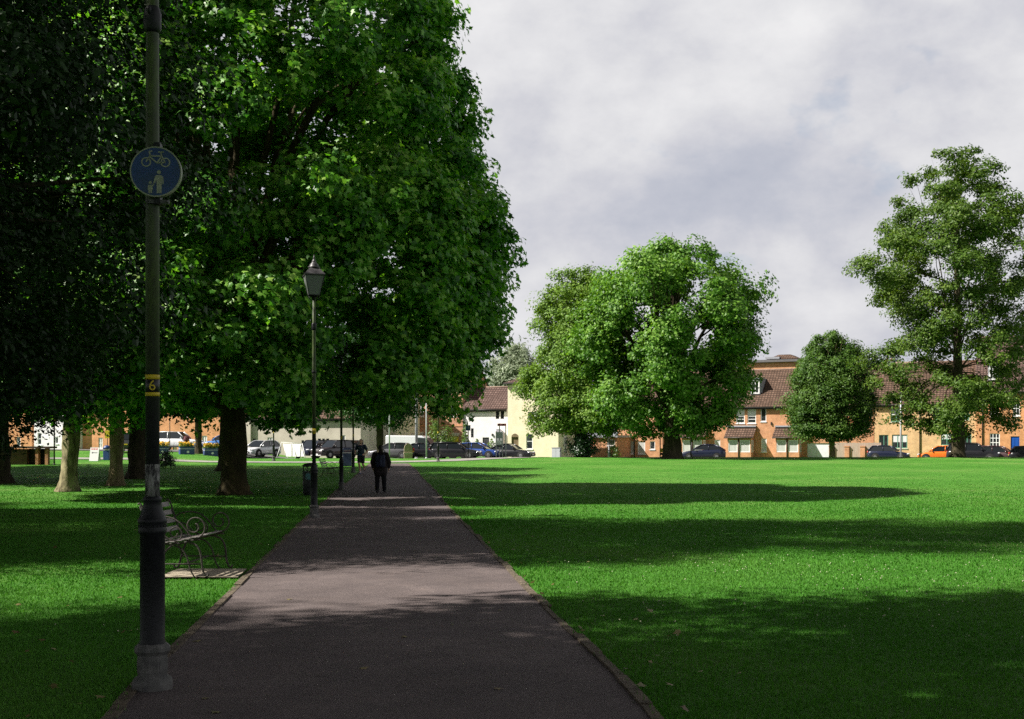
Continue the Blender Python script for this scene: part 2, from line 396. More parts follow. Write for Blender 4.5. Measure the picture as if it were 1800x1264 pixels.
for side, fx, sg in (('left', xl, -1), ('right', xr, 1)):
    mb = MB(); y = -8.0
    while y < 76:
        L = .9 if y < 45 else 1.8
        a, c = y + .008, y + L - .008
        j = random.uniform(-.012, .012); dz = random.uniform(.004, .02); w = .045 + random.uniform(-.025, .015)
        xa, xc = float(fx(a)) + j, float(fx(c)) + j
        za, zc = gzf(xa, a), gzf(xc, c)
        o1, o2 = (sg * w, -sg * .03)
        vs = []
        for (xx, yy, zz) in ((xa, a, za), (xc, c, zc)):
            vs += [(xx + o1, yy, zz - .06), (xx + o2, yy, zz - .06), (xx + o2, yy, zz + dz + .012), (xx + o1, yy, zz + dz + .012)]
        mb.add(vs, [(0,1,2,3),(7,6,5,4),(0,4,5,1),(1,5,6,2),(2,6,7,3),(3,7,4,0)])
        y += L
    tag(mb.build('path_edging', edge_m), kind='structure')
light_path_m = pmat('crossing_path_surface', (.21, .2, .185), (.3, .285, .26), 1.5, .9, .2, bump=.3, bscale=40)
road_m = pmat('road_asphalt', (.1, .1, .1), (.16, .155, .15), .8, .9, .2, bump=.3, bscale=50)
def strip(name, pts, hw, m, dz=.018):
    P = [np.array([(px - CXP) / F * Y, Y]) for px, Y in pts]
    out = []
    for i in range(len(P) - 1):
        for t in np.arange(0, 1, 1 / max(2, int(np.linalg.norm(P[i+1] - P[i]) / 1.2))): out.append(P[i] * (1 - t) + P[i+1] * t)
    out = np.array(out + [P[-1]]); k = np.ones(7) / 7
    for c in (0, 1): out[3:-3, c] = np.convolve(out[:, c], k, 'valid')
    d = np.gradient(out, axis=0); d /= np.linalg.norm(d, axis=1, keepdims=True); nrm = np.stack([d[:, 1], -d[:, 0]], 1)
    t = np.linspace(-1, 1, 9)
    Xs = out[:, 0:1] + nrm[:, 0:1] * hw * t; Ys = out[:, 1:2] + nrm[:, 1:2] * hw * t
    return sheet(name, Xs, Ys, gz(Xs, Ys) + dz, m)
strip('crossing_path', [(-300,84),(0,83),(130,83),(300,82),(500,80),(640,80),(720,80.5),(790,84),(870,91),(950,98),(1010,104)], 1.35, light_path_m, .03)
strip('road', [(-500,124),(0,120),(430,108),(700,107),(900,111),(1200,119),(1330,117),(1500,113),(1800,105),(2300,92)], 4.6, road_m, .05)
slab_m = pmat('concrete_slab', (.3, .255, .19), (.4, .345, .265), 3, .9, .2, bump=.3, bscale=40)
a0, a1 = 14.35, 15.35
sx = np.linspace(-4.28, -3.25, 8); sy_ = np.linspace(a0, a1, 4)
sX, sY = np.meshgrid(sx, sy_); sX[:, -1] = xl(sY[:, -1]) - .09
sheet('bench_pad', sX, sY, gz(sX, sY) + .03, slab_m)

# grass blades: too many to count
def blades(name, n, y0, y1, hscale, wscale, seed, power=1.6):
    rng = np.random.default_rng(seed)
    u = rng.random(n); y = y0 * (y1 / y0) ** u; y = y[(rng.random(n) < 1 - sstep(24, y1, y))]; n = len(y)
    x = (rng.random(n) * 2 - 1) * (.45 * y + 1.2)
    keep = ((x < xl(y) - .05 + rng.normal(size=n) * .035) | (x > xr(y) + .05 + rng.normal(size=n) * .035))
    keep &= ~((x > -4.5) & (x < -3.0) & (y > a0 + .06 * rng.normal(size=n)) & (y < a1))
    x, y = x[keep], y[keep]; n = len(x)
    h = hscale * (.5 + .9 * rng.random(n)) * (1 + .3 * sstep(8, 30, y)); w = wscale * (.6 + .8 * rng.random(n)) * (y / 8) ** .75
    edge = np.minimum(np.abs(x - xl(y)), np.abs(x - xr(y))); h *= 1 + .9 * np.exp(-edge / .1)
    th = rng.random(n) * 6.283; lean = rng.random(n) * 1.0; la = rng.random(n) * 6.283
    z = gz(x, y) - .004
    dx, dy = np.cos(th) * w, np.sin(th) * w; lx, ly = np.cos(la) * lean * h, np.sin(la) * lean * h
    V = np.stack([np.stack([x - dx, y - dy, z], 1), np.stack([x + dx, y + dy, z], 1),
                  np.stack([x + dx*.7 + lx*.45, y + dy*.7 + ly*.45, z + h*.62], 1), np.stack([x - dx*.7 + lx*.45, y - dy*.7 + ly*.45, z + h*.62], 1),
                  np.stack([x + lx, y + ly, z + h * (1 - .25 * lean)], 1)], 1)
    base = (np.arange(n) * 5)[:, None]
    idx = (base + np.array([0, 1, 2, 3, 3, 2, 4])).ravel()
    pn = np.sin(x * 1.1 + 2 * np.sin(y * .7)) * .12 + np.sin(x * .31 + y * .43) * .1
    rnd = np.clip(rng.random(n) * .42 + .2 + pn * 1.3, 0, 1)
    o = np_mesh(name, V.reshape(-1, 3), idx, np.tile([4, 3], n), M['grass_blade'], attr=np.repeat(rnd, 5))
    return tag(o, kind='stuff')
blades('grass', 640000, 5.2, 66, .028, .0034, 5)
rngf = np.random.default_rng(12)
def scatter(n, y0, y1, seed, left=True):
    rng = np.random.default_rng(seed); y = y0 * (y1 / y0) ** rng.random(n * 3); x = (rng.random(n * 3) * 2 - 1) * (.45 * y + 1)
    k = (x > xr(y) + .3) | (left & (x < xl(y) - .3))
    dens = .5 + .5 * np.sin(x * .6 + 1.3 * np.sin(y * .35)) * np.sin(y * .5 + x * .2)
    k &= rng.random(n * 3) < dens ** 1.5
    return x[k][:n], y[k][:n], rng
x, y, rg = scatter(1500, 9, 62, 21)
k = (x > 0) | (rg.random(len(x)) < .12); x, y = x[k], y[k]
OCT = np.array([(1,0,0),(-1,0,0),(0,1,0),(0,-1,0),(0,0,1),(0,0,-1)], float); OF = np.array([(0,2,4),(2,1,4),(1,3,4),(3,0,4),(2,0,5),(1,2,5),(3,1,5),(0,3,5)])
s = .0082 * (.5 + .7 * rg.random(len(x)))
V = np.stack([x, y, gz(x, y) + .06], 1)[:, None, :] + OCT[None] * s[:, None, None]
idx = ((np.arange(len(x)) * 6)[:, None] + OF.ravel()[None]).ravel()
tag(np_mesh('clover_flowers', V.reshape(-1, 3), idx, np.full(len(x) * 8, 3), pmat('clover_white', (.4, .42, .27), rough=.8)), kind='stuff')
# fallen leaves on lawn and path
fl_m = leafmat('fallen_leaf', [(.1, .06, .02), (.2, .15, .05), (.24, .21, .09), (.13, .14, .04)], .15, (1, 1, 1), .6)
n = 220; yy = 6.5 * (60 / 6.5) ** rngf.random(n); xx = np.where(rngf.random(n) < .8, xl(yy) + rngf.normal(size=n) * (1.2 + .13 * yy) - .08 * yy, xr(yy) + .05 + rngf.random(n) ** 3 * 1.2)
k = np.abs(xx) < .45 * yy + .5; xx, yy = xx[k], yy[k]; n = len(xx)
onp = (xx > xl(yy)) & (xx < xr(yy)); k = ~onp | (rngf.random(n) < .45); xx, yy, onp = xx[k], yy[k], onp[k]; n = len(xx)
C = np.stack([xx, yy, gz(xx, yy) + np.where(onp, .022, .062)], 1)
Nn = np.array([0, 0, 1.0]) + rngf.normal(size=(n, 3)) * np.where(onp, .08, .3)[:, None]
tag(leaves('fallen_leaves', fl_m, C, Nn, .03 + .045 * rngf.random(n), MAPLE, rngf, droop=0), kind='stuff')

# ------------------------------------------------------------------ lamps
lamp_m, nt, b = nmat('lamp_black_paint'); b.inputs['Roughness'].default_value = .5; b.inputs['Specular IOR Level'].default_value = .3
tc = nt.nodes.new('ShaderNodeTexCoord')
c = ramp(nt, noise(nt, tc.outputs['Object'], 14, 6, .7), [(.35, (.004, .005, .006)), (.6, (.009, .010, .012)), (.8, (.028, .028, .028))])
lin(nt, c, b.inputs['Base Color'])
bp = nt.nodes.new('ShaderNodeBump'); bp.inputs['Strength'].default_value = .25; bp.inputs['Distance'].default_value = .01
lin(nt, noise(nt, tc.outputs['Object'], 60, 4), bp.inputs['Height']); lin(nt, bp.outputs['Normal'], b.inputs['Normal'])
shaft_m, nt, b = nmat('algae_on_black_paint'); b.inputs['Roughness'].default_value = .6
tc = nt.nodes.new('ShaderNodeTexCoord'); sp = nt.nodes.new('ShaderNodeSeparateXYZ'); lin(nt, tc.outputs['Object'], sp.inputs[0])
w = ramp(nt, noise(nt, tc.outputs['Object'], 1.1, 5, .6, (3, 3, .8)), [(.36, (0,0,0)), (.56, (1,1,1))])
mr = nt.nodes.new('ShaderNodeMapRange'); mr.inputs['From Min'].default_value = 1.5; mr.inputs['From Max'].default_value = 2.7; lin(nt, sp.outputs['Z'], mr.inputs['Value'])
ml = nt.nodes.new('ShaderNodeMath'); ml.operation = 'MULTIPLY'; lin(nt, w, ml.inputs[0]); lin(nt, mr.outputs[0], ml.inputs[1])
alg = ramp(nt, noise(nt, tc.outputs['Object'], 30, 4, .8, (1, 1, .3)), [(.3, (.012, .02, .003)), (.6, (.045, .075, .008)), (.8, (.08, .105, .02))])
blk = ramp(nt, noise(nt, tc.outputs['Object'], 14, 6, .7), [(.35, (.008, .010, .011)), (.7, (.02, .022, .024))])
lin(nt, mixc(nt, blk, alg, ml.outputs[0]), b.inputs['Base Color'])
plinth_m = pmat('lamp_plinth', (.075, .075, .072), (.14, .137, .128), 14, .8, .2, bump=.1, bscale=60, c3=(.2, .195, .18))
yel_m = pmat('plate_yellow', (.62, .48, .02), (.46, .35, .015), 30, .5)
blackp_m = pmat('plate_black', (.012, .012, .012), rough=.4)
peel_m, nt, b = nmat('peeling_paint'); b.inputs['Roughness'].default_value = .8
tc = nt.nodes.new('ShaderNodeTexCoord')
lin(nt, ramp(nt, noise(nt, tc.outputs['Object'], 26, 6, .75, (1, 1, .3)), [(.42, (.012, .012, .012)), (.5, (.16, .16, .15)), (.62, (.3, .3, .28))]), b.inputs['Base Color'])
lglass_m, nt, b = nmat('lantern_glass'); b.inputs['Base Color'].default_value = (.17, .18, .18, 1); b.inputs['Roughness'].default_value = .18; b.inputs['Specular IOR Level'].default_value = .7
lens_m = pmat('lantern_diffuser', (.5, .52, .55), rough=.35)
roofm = pmat('lantern_roof_paint', (.03, .028, .03), (.08, .075, .08), 12, .45, .5)
def text_mesh(body, size, m, name, parent, xf):
    cu = bpy.data.curves.new('lettering', 'FONT'); cu.body = body; cu.size = size; cu.align_x = 'CENTER'; cu.align_y = 'CENTER'; cu.resolution_u = 3; cu.extrude = .001
    t = bpy.data.objects.new('lettering', cu); COL.objects.link(t)
    dg = bpy.context.evaluated_depsgraph_get(); me = bpy.data.meshes.new_from_object(t.evaluated_get(dg))
    bpy.data.objects.remove(t); bpy.data.curves.remove(cu)
    for v in me.vertices: v.co = xf(v.co)
    me.materials.clear(); me.materials.append(m)
    o = bpy.data.objects.new(name, me); COL.objects.link(o); o.parent = parent
    return o
def make_lamp(loc, label, digit=None, peel=False):
    r = thing('street_lamp', loc, R(15), label, 'street lamp', 'Victorian street lamps in the park')
    mb = MB().lathe([(.138,-.05),(.138,.05),(.128,.075),(.1,.095),(.1,.235),(.112,.25),(.122,.262),(.122,.285),(.088,.31)], 8, smooth=False, phase=R(22.5))
    for k in range(8):
        mt = Matrix.Rotation(k * math.pi / 4, 4, 'Z'); mb.box(.088, .0965, -.026, .026, .12, .21, mt)
    mb.build('plinth', plinth_m, r, .004)
    mb = MB().lathe([(.086,.28),(.086,.31),(.079,.33),(.08,1.02),(.089,1.03),(.092,1.05),(.086,1.065),(.084,1.085),(.094,1.1),(.095,1.115),(.088,1.125),(.074,1.16),(.062,1.2),(.056,1.235),(.06,1.24),(.061,1.258),(.05,1.27)], 28)
    for k in range(22):
        t = 2 * math.pi * k / 22; mb.ell((.087 * math.cos(t), .087 * math.sin(t), 1.077), (.007, .007, .007), 6, 4)
    mb.build('lower_column', lamp_m, r)
    MB().tube([(0,0,1.2),(0,0,3.3),(0,0,4.4),(0,0,5.02)], [.0455,.044,.041,.036], 20).build('shaft', shaft_m, r)
    MB().lathe([(.042,3.31),(.053,3.325),(.053,3.365),(.042,3.38)], 20).build('collar', lamp_m, r)
    mb = MB().lathe([(.04,4.3),(.056,4.33),(.057,4.43),(.048,4.46),(.038,4.48)], 20)
    mb.ell((-.02,-.05,4.44), (.018,.02,.03), 8, 6).build('collar', lamp_m, r)
    mb = MB().lathe([(.034,5.0),(.06,5.02),(.045,5.05),(.09,5.075),(.13,5.085),(.13,5.1),(.05,5.1)], 20)
    for s_ in (-1, 1):
        mb.tube([(0,0,4.78),(s_*.06,0,4.8),(s_*.095,0,4.87),(s_*.08,0,4.93),(s_*.05,0,4.9)], .008, 6)
        mb.tube([(s_*.05,0,4.98),(s_*.1,0,5.02),(s_*.115,0,5.08)], .01, 6)
    mb.build('lantern_bracket', lamp_m, r)
    fr = MB(); z0, z1, a0_, a1_ = 5.1, 5.55, .125, .215
    cs = [(-1,-1),(1,-1),(1,1),(-1,1)]
    for (a, c_) in cs: fr.tube([(a*a0_, c_*a0_, z0), (a*a1_, c_*a1_, z1)], .011, 6)
    for i in range(4):
        p, q = cs[i], cs[(i+1) % 4]
        fr.tube([(p[0]*a0_, p[1]*a0_, z0), (q[0]*a0_, q[1]*a0_, z0)], .011, 6); fr.tube([(p[0]*a1_, p[1]*a1_, z1), (q[0]*a1_, q[1]*a1_, z1)], .013, 6)
    lf = fr.build('lantern', lamp_m, r)
    g = MB(); n4 = [(a*a0_, c_*a0_, z0) for a, c_ in cs] + [(a*a1_, c_*a1_, z1) for a, c_ in cs]
    g.add(n4, [(0,1,5,4),(1,2,6,5),(2,3,7,6),(3,0,4,7)]).build('pane', lglass_m, lf)
    MB().lathe([(.1,5.105),(.13,5.15),(.135,5.19),(.09,5.2)], 12).build('diffuser', lens_m, lf)
    rf = MB().lathe([(.33,5.55),(.335,5.575),(.3,5.6),(.17,5.71),(.135,5.735)], 4, smooth=False, phase=R(45))
    rf.lathe([(.13,5.73),(.135,5.76),(.1,5.775),(.105,5.8),(.07,5.84),(.045,5.87),(.055,5.885),(.03,5.91),(.018,5.95),(.028,5.965),(.012,5.99),(.004,6.04)], 16)
    rf.build('lantern_roof', roofm, r)
    pl_ = MB().lathe([(.0462,1.93),(.0462,2.055)], 20).build('number_plate', blackp_m if digit else yel_m, r)
    if digit:
        MB().lathe([(.0468,2.035),(.0468,2.065)], 20).build('yellow_band', yel_m, pl_); MB().lathe([(.0468,1.925),(.0468,1.95)], 20).build('yellow_band', yel_m, pl_)
        def bend(co):
            t = co.x / .047 - math.pi / 2; rr = .0472 + co.z
            return Vector((rr * math.cos(t), rr * math.sin(t), co.y + 1.992))
        text_mesh(digit, .095, yel_m, 'lettering', pl_, bend)
    else:
        MB().lathe([(.0468,1.975),(.0468,2.01)], 20).build('dark_band', pmat('plate_smudge', (.2, .15, .02), (.45, .34, .03), 60, .6), pl_)
    if peel:
        MB().lathe([(.0462,1.262),(.0462,1.48)], 24).build('bare_patch', peel_m, r)['label'] = 'scraped pale patch of bare metal'
    return r
P1 = G(268, 1213)
lamp1 = make_lamp(P1, 'nearest black lamp post with a number 6 plate and blue sign on it', '6', True)
lamp2 = make_lamp(G(552, 911), 'black lamp post by the litter bin with its glass lantern against the leaves')
for (px, py, lb) in ((600, 862, 'black lamp post on the path edge just left of the walker'), (621, 831, 'black lamp post on the path edge beside the jogger'),
                     (481, 809, 'short dark lamp post on the grass in front of the white hatchback'), (770, 810, 'dark lamp post with pale foot on the pale path by the estate car')):
    p = G(px, py) if py > 812 else at(px, 84 if px < 600 else 82)
    dup(lamp2, p, 0, lb)

# ------------------------------------------------------------------ blue shared-path sign
sgY = P1.y - .1; sx_ = (274 - CXP) / F * sgY; sz = zpix(302, sgY); rad = .163
sign = thing('road_sign', (sx_, sgY, sz), R(6), 'round blue sign with white bicycle, adult and child on the nearest lamp post', 'sign')
blue_m = pmat('sign_blue', (.004, .045, .17), (.006, .035, .09), 6, .35); white_m = pmat('sign_white', (.3, .32, .23), (.19, .22, .14), 20, .4)
MB().lathe([(rad*.965,-.004),(rad*.965,.004)], 48, axis='y').build('sign_face', blue_m, sign)
rim = MB(); rim.lathe([(rad*.935,-.0075),(rad*.935,-.0045)], 48, axis='y')
me_ = MB()
n = 56
vs = [(r_*math.cos(2*math.pi*k/n), y_, r_*math.sin(2*math.pi*k/n)) for (r_, y_) in ((rad*.95,-.006),(rad,-.006),(rad,.035),(rad*.95,.035)) for k in range(n)]
me_.add(vs, [(i*n+k, i*n+(k+1) % n, ((i+1) % 4)*n+(k+1) % n, ((i+1) % 4)*n+k) for i in range(4) for k in range(n)])
me_.build('rim', white_m, sign)
MB().lathe([(rad*.9,.03),(rad*.9,.045)], 40, axis='y').box(-.02,.02,.03,.12,-.2,.2).build('backing', lamp_m, sign)
pg = MB(); u = rad / 43.0
def S(px, py): return ((px - 0) * u, (py) * u)       # sign pixels, y up, centre 0
def ring(cx, cy, r1, r2, n=28):
    vs = [(cx*u + rr*u*math.cos(2*math.pi*k/n), yy, cy*u + rr*u*math.sin(2*math.pi*k/n)) for (rr, yy) in ((r2,-.0068),(r1,-.0068),(r1,-.0045),(r2,-.0045)) for k in range(n)]
    pg.add(vs, [(i*n+k, i*n+(k+1) % n, ((i+1) % 4)*n+(k+1) % n, ((i+1) % 4)*n+k) for i in range(4) for k in range(n)])
def bar(x0, y0, x1, y1, w=1.1):
    d = Vector((x1-x0, y1-y0)).normalized(); nx, ny = -d.y*w, d.x*w
    pg.prism([S(x0+nx, y0+ny), S(x1+nx, y1+ny), S(x1-nx, y1-ny), S(x0-nx, y0-ny)], -.0068, -.0045)
ring(-16, 16, 8.2, 6.2); ring(16, 16, 8.2, 6.2)
for a in ((-16,16,-9,28),(-9,28,-11,34),(-11,34,-5.5,35),(-10,26.5,10,26.5),(10,26.5,16,16),(10,26.5,8.5,33),(4,33.5,13,33.5),(-10,25.5,2,15),(2,15,10,26),(2,15,16,16)): bar(*a)
def disc(cx, cy, r_): pg.prism([S(cx + r_*math.cos(2*math.pi*k/16), cy + r_*math.sin(2*math.pi*k/16)) for k in range(16)], -.0068, -.0045)
disc(5.5, -1, 3.4); pg.prism([S(*p) for p in ((-1,-8),(1,-6),(9,-6),(12.5,-9),(13.5,-21),(11.5,-21.5),(10.5,-13),(10,-24),(9.5,-37),(6.3,-37),(5.7,-25),(5,-37),(1.8,-37),(1.6,-24),(1.4,-14),(-1.5,-20),(-4,-19))], -.0068, -.0045)
disc(-9, -19, 2.6); pg.prism([S(*p) for p in ((-12.5,-23),(-6,-23),(-3,-19.5),(-2,-21),(-5.2,-26),(-4.5,-30.5),(-6.2,-31),(-6,-37),(-8.4,-37),(-9,-32),(-9.6,-37),(-12,-37),(-12,-31),(-13.5,-30.5))], -.0068, -.0045)
pg.build('symbols', white_m, sign)
for zz in (-.185, .08):
    cl = MB()
    cl.lathe([(.05, zz-.012), (.052, zz), (.05, zz+.012)], 20, c=(-.005, .1, 0)); cl.box(-.075,.075,.035,.06, zz-.012, zz+.012)
    for s_ in (-1, 1): cl.ell((s_*.062, .03, zz), (.009,.012,.009), 8, 5)
    cl.build('clamp', pmat('clamp_grey', (.08, .08, .08), rough=.5, metal=.5), sign)

# ------------------------------------------------------------------ benches and bins
iron_m = pmat('rusty_iron', (.022, .018, .015), (.045, .034, .026), 25, .7, .4, bump=.3, bscale=60)
slat_m = pmat('worn_slat', (.13, .115, .108), (.22, .2, .19), 9, .6, .4, stretch=(4, .6, 4))
def spiral(cx, cz, r0_, r1_, a0_, a1_, y, n=26):
    return [(cx + (r0_ + (r1_-r0_)*i/n)*math.cos(a0_+(a1_-a0_)*i/n), y, cz + (r0_ + (r1_-r0_)*i/n)*math.sin(a0_+(a1_-a0_)*i/n)) for i in range(n+1)]
def smooth(pts, it=2):
    for _ in range(it):
        q = [pts[0]]
        for a, c_ in zip(pts, pts[1:]):
            a, c_ = Vector(a), Vector(c_); q += [a*.75 + c_*.25, a*.25 + c_*.75]
        pts = q + [pts[-1]]
    return pts
def make_bench(loc, rz, L, label):
    r = thing('park_bench', loc, rz, label, 'bench', 'scrolled iron park benches')      # local x = forward, y = along
    for y in (-L/2, L/2):
        t = MB(); w = .0095
        t.tube(smooth([(-.06,y,.40),(-.1,y,.55),(-.16,y,.72),(-.2,y,.86),(-.235,y,.89),(-.255,y,.87)]), .011, 6)          # back post
        t.tube(smooth([(-.15,y,.66),(-.05,y,.72),(.1,y,.735),(.24,y,.68),(.33,y,.58),(.42,y,.46)]), w, 6)               # arm
        t.tube(spiral(.44, .61, .145, .035, R(-95), R(430), y, 40), w, 6)                                             # big scroll
        t.tube(smooth([(-.13,y,.6),(.0,y,.58),(.1,y,.47),(.2,y,.43)]), w, 6)
        t.tube(spiral(.2, .53, .1, .03, R(-90), R(360), y, 30), w*.9, 6)
        t.tube(spiral(-.02, .47, .055, .02, R(-90), R(320), y, 22), w*.8, 6)
        t.tube(smooth([(-.06,y,.42),(.1,y,.395),(.3,y,.41),(.44,y,.455),(.5,y,.45)]), .012, 6)                          # seat rail
        t.tube(smooth([(.36,y,.425),(.47,y,.39),(.52,y,.28),(.53,y,.12),(.56,y,.03),(.6,y,.01),(.61,y,.05)]), .012, 6)   # front leg
        t.tube(smooth([(.1,y,.4),(.28,y,.36),(.36,y,.22),(.38,y,.1),(.44,y,.0)]), w, 6)
        t.tube(smooth([(.05,y,.4),(-.02,y,.28),(-.06,y,.14),(-.09,y,.02),(-.14,y,.01),(-.15,y,.05)]), .013, 6)           # rear leg
        t.tube([(-.05,y,.16),(.52,y,.16)], w, 6)
        t.build('side_frame', iron_m, r)
    s_ = MB()
    for i in range(6):
        x0 = -.03 + i * .087; z0 = .4 + .012 * abs(i - 1.2) ** 1.25
        s_.box(x0, x0 + .062, -L/2 - .03, L/2 + .03, z0 + .012, z0 + .024)
    s_.build('seat', slat_m, r, .003)
    b_ = MB()
    for i in range(4):
        z0 = .5 + i * .1; x0 = -.09 - .4 * (z0 - .5)
        mt = Matrix.Translation((x0, 0, z0)) @ Matrix.Rotation(R(-20), 4, 'Y')
        b_.box(-.006, .006, -L/2 - .01, L/2 + .01, 0, .062, mt)
    b_.build('backrest', slat_m, r, .003)
    st = MB()
    for s2 in (-1, 1): st.tube([(-.04, s2*L/2, .2), (.05, 0, .39)], .011, 6)
    st.tube([(.3,-L/2,.16),(.3,L/2,.16)], .009, 6)
    st.build('stretcher', iron_m, r)
    return r
bx, by = -4.22, 14.85
bench = make_bench((bx, by, gzf(bx, by) + .03), R(-3), 1.0, 'ornate wrought iron bench beside the path just behind the nearest lamp')
p = G(577, 838); dup(bench, (p.x - .15, p.y + .3, gzf(p.x, p.y)), R(-6), 'small distant iron bench on the shaded grass near the blue bin')
bin_m = pmat('bin_charcoal', (.02, .022, .024), (.04, .043, .045), 8, .5); bin_b = pmat('bin_navy', (.014, .022, .05), (.022, .032, .07), 6, .45)
p = G(545, 871)
r = thing('litter_bin', p, 0, 'dark round litter bin standing on the grass behind the second lamp', 'bin', 'litter bins')
MB().lathe([(.2,-.02),(.21,.03),(.235,.06),(.25,.5),(.255,.78),(.26,.8),(.26,.83),(.24,.83)], 24).build('body', bin_m, r)
MB().lathe([(.25,.98),(.262,.985),(.262,1.03),(.2,1.08),(.06,1.1)], 24).build('hood', bin_m, r)
for k in range(4):
    mb = MB(); mb.tube([(.235*math.cos(k*1.571+.6), .235*math.sin(k*1.571+.6), .82), (.245*math.cos(k*1.571+.6), .245*math.sin(k*1.571+.6), 1.0)], .02, 6)
    mb.build('post', bin_m, r)
MB().prism([(-.11,.55),(.11,.55),(.11,.78),(-.11,.78)], -.262, -.25).build('sticker', pmat('bin_sticker', (.05, .22, .25), (.1, .12, .12), 20, .5), r)
p = at(611, 73.5)
r = thing('litter_bin', p, 0, 'navy blue square litter bin by the path just left of the jogger', 'bin', 'litter bins')
MB().box(-.27,.27,-.25,.25,0,.82).build('body', bin_b, r, .03)
MB().box(-.29,.29,-.27,.27,1.0,1.05).prism([(-.29,1.05),(.29,1.05),(.2,1.12),(-.2,1.12)], -.24, .24).build('hood', bin_b, r, .015)
MB().box(-.272,.272,-.255,-.2,.8,.84).build('trim', pmat('bin_line', (.3, .3, .32), rough=.5), r)
for sx2 in (-.25, .25):
    for sy2 in (-.23, .23): MB().box(sx2-.02, sx2+.02, sy2-.02, sy2+.02, .82, 1.0).build('post', bin_b, r)
# ------------------------------------------------------------------ houses
brick_r = tiled('red_brick', (.5, .185, .068), (.57, .24, .1), (.46, .34, .24), .225, .075, .012)
brick_o = tiled('orange_brick', (.54, .19, .055), (.62, .25, .085), (.48, .34, .22), .225, .075, .012)
brick_y = tiled('buff_brick', (.6, .33, .13), (.66, .41, .18), (.55, .42, .27), .225, .075, .014)
brick_l = tiled('faded_brick', (.4, .17, .085), (.48, .22, .12), (.44, .32, .24), .225, .075, .014)
tile_b = tiled('brown_pantile', (.095, .058, .04), (.15, .095, .07), (.045, .028, .02), .3, .21, .04, 0, 'roof', .85, .9)
tile_p = tiled('purple_brown_tile', (.11, .07, .058), (.165, .11, .095), (.05, .03, .026), .3, .22, .045, 0, 'roof', .85, .9)
white_w = pmat('white_render', (.66, .64, .66), (.78, .76, .77), 1.2, .9, .15, bump=.35, bscale=25)
cream_w = pmat('cream_render', (.66, .58, .41), (.74, .67, .5), .9, .9, .15, bump=.25, bscale=30, c3=(.58, .47, .3))
beige_w = pmat('beige_render', (.4, .36, .31), (.5, .45, .39), .8, .9, .15, bump=.2, bscale=30)
frame_w = pmat('white_frame', (.78, .78, .78), (.7, .7, .7), 5, .4)
frame_g = pmat('green_frame', (.1, .26, .19), (.13, .3, .22), 8, .5)
frame_d = pmat('dark_frame', (.03, .03, .035), (.05, .05, .055), 8, .5)
glass_d = pmat('dark_pane', (.012, .015, .018), (.035, .04, .042), 2.5, .06, .8)
curtain_m = pmat('net_curtain', (.36, .36, .34), (.52, .52, .5), 9, .5, .5, stretch=(4, 4, .15), coat=.6)
blind_m = pmat('white_blind', (.62, .62, .62), (.56, .56, .56), 6, .6)
pipe_m = pmat('black_pipe', (.015, .013, .012), (.03, .026, .024), 6, .5)
lead_m = pmat('lead_flashing', (.22, .23, .26), (.3, .31, .34), 5, .6)
stone_m = pmat('pale_lintel', (.55, .5, .38), (.62, .57, .45), 6, .8)
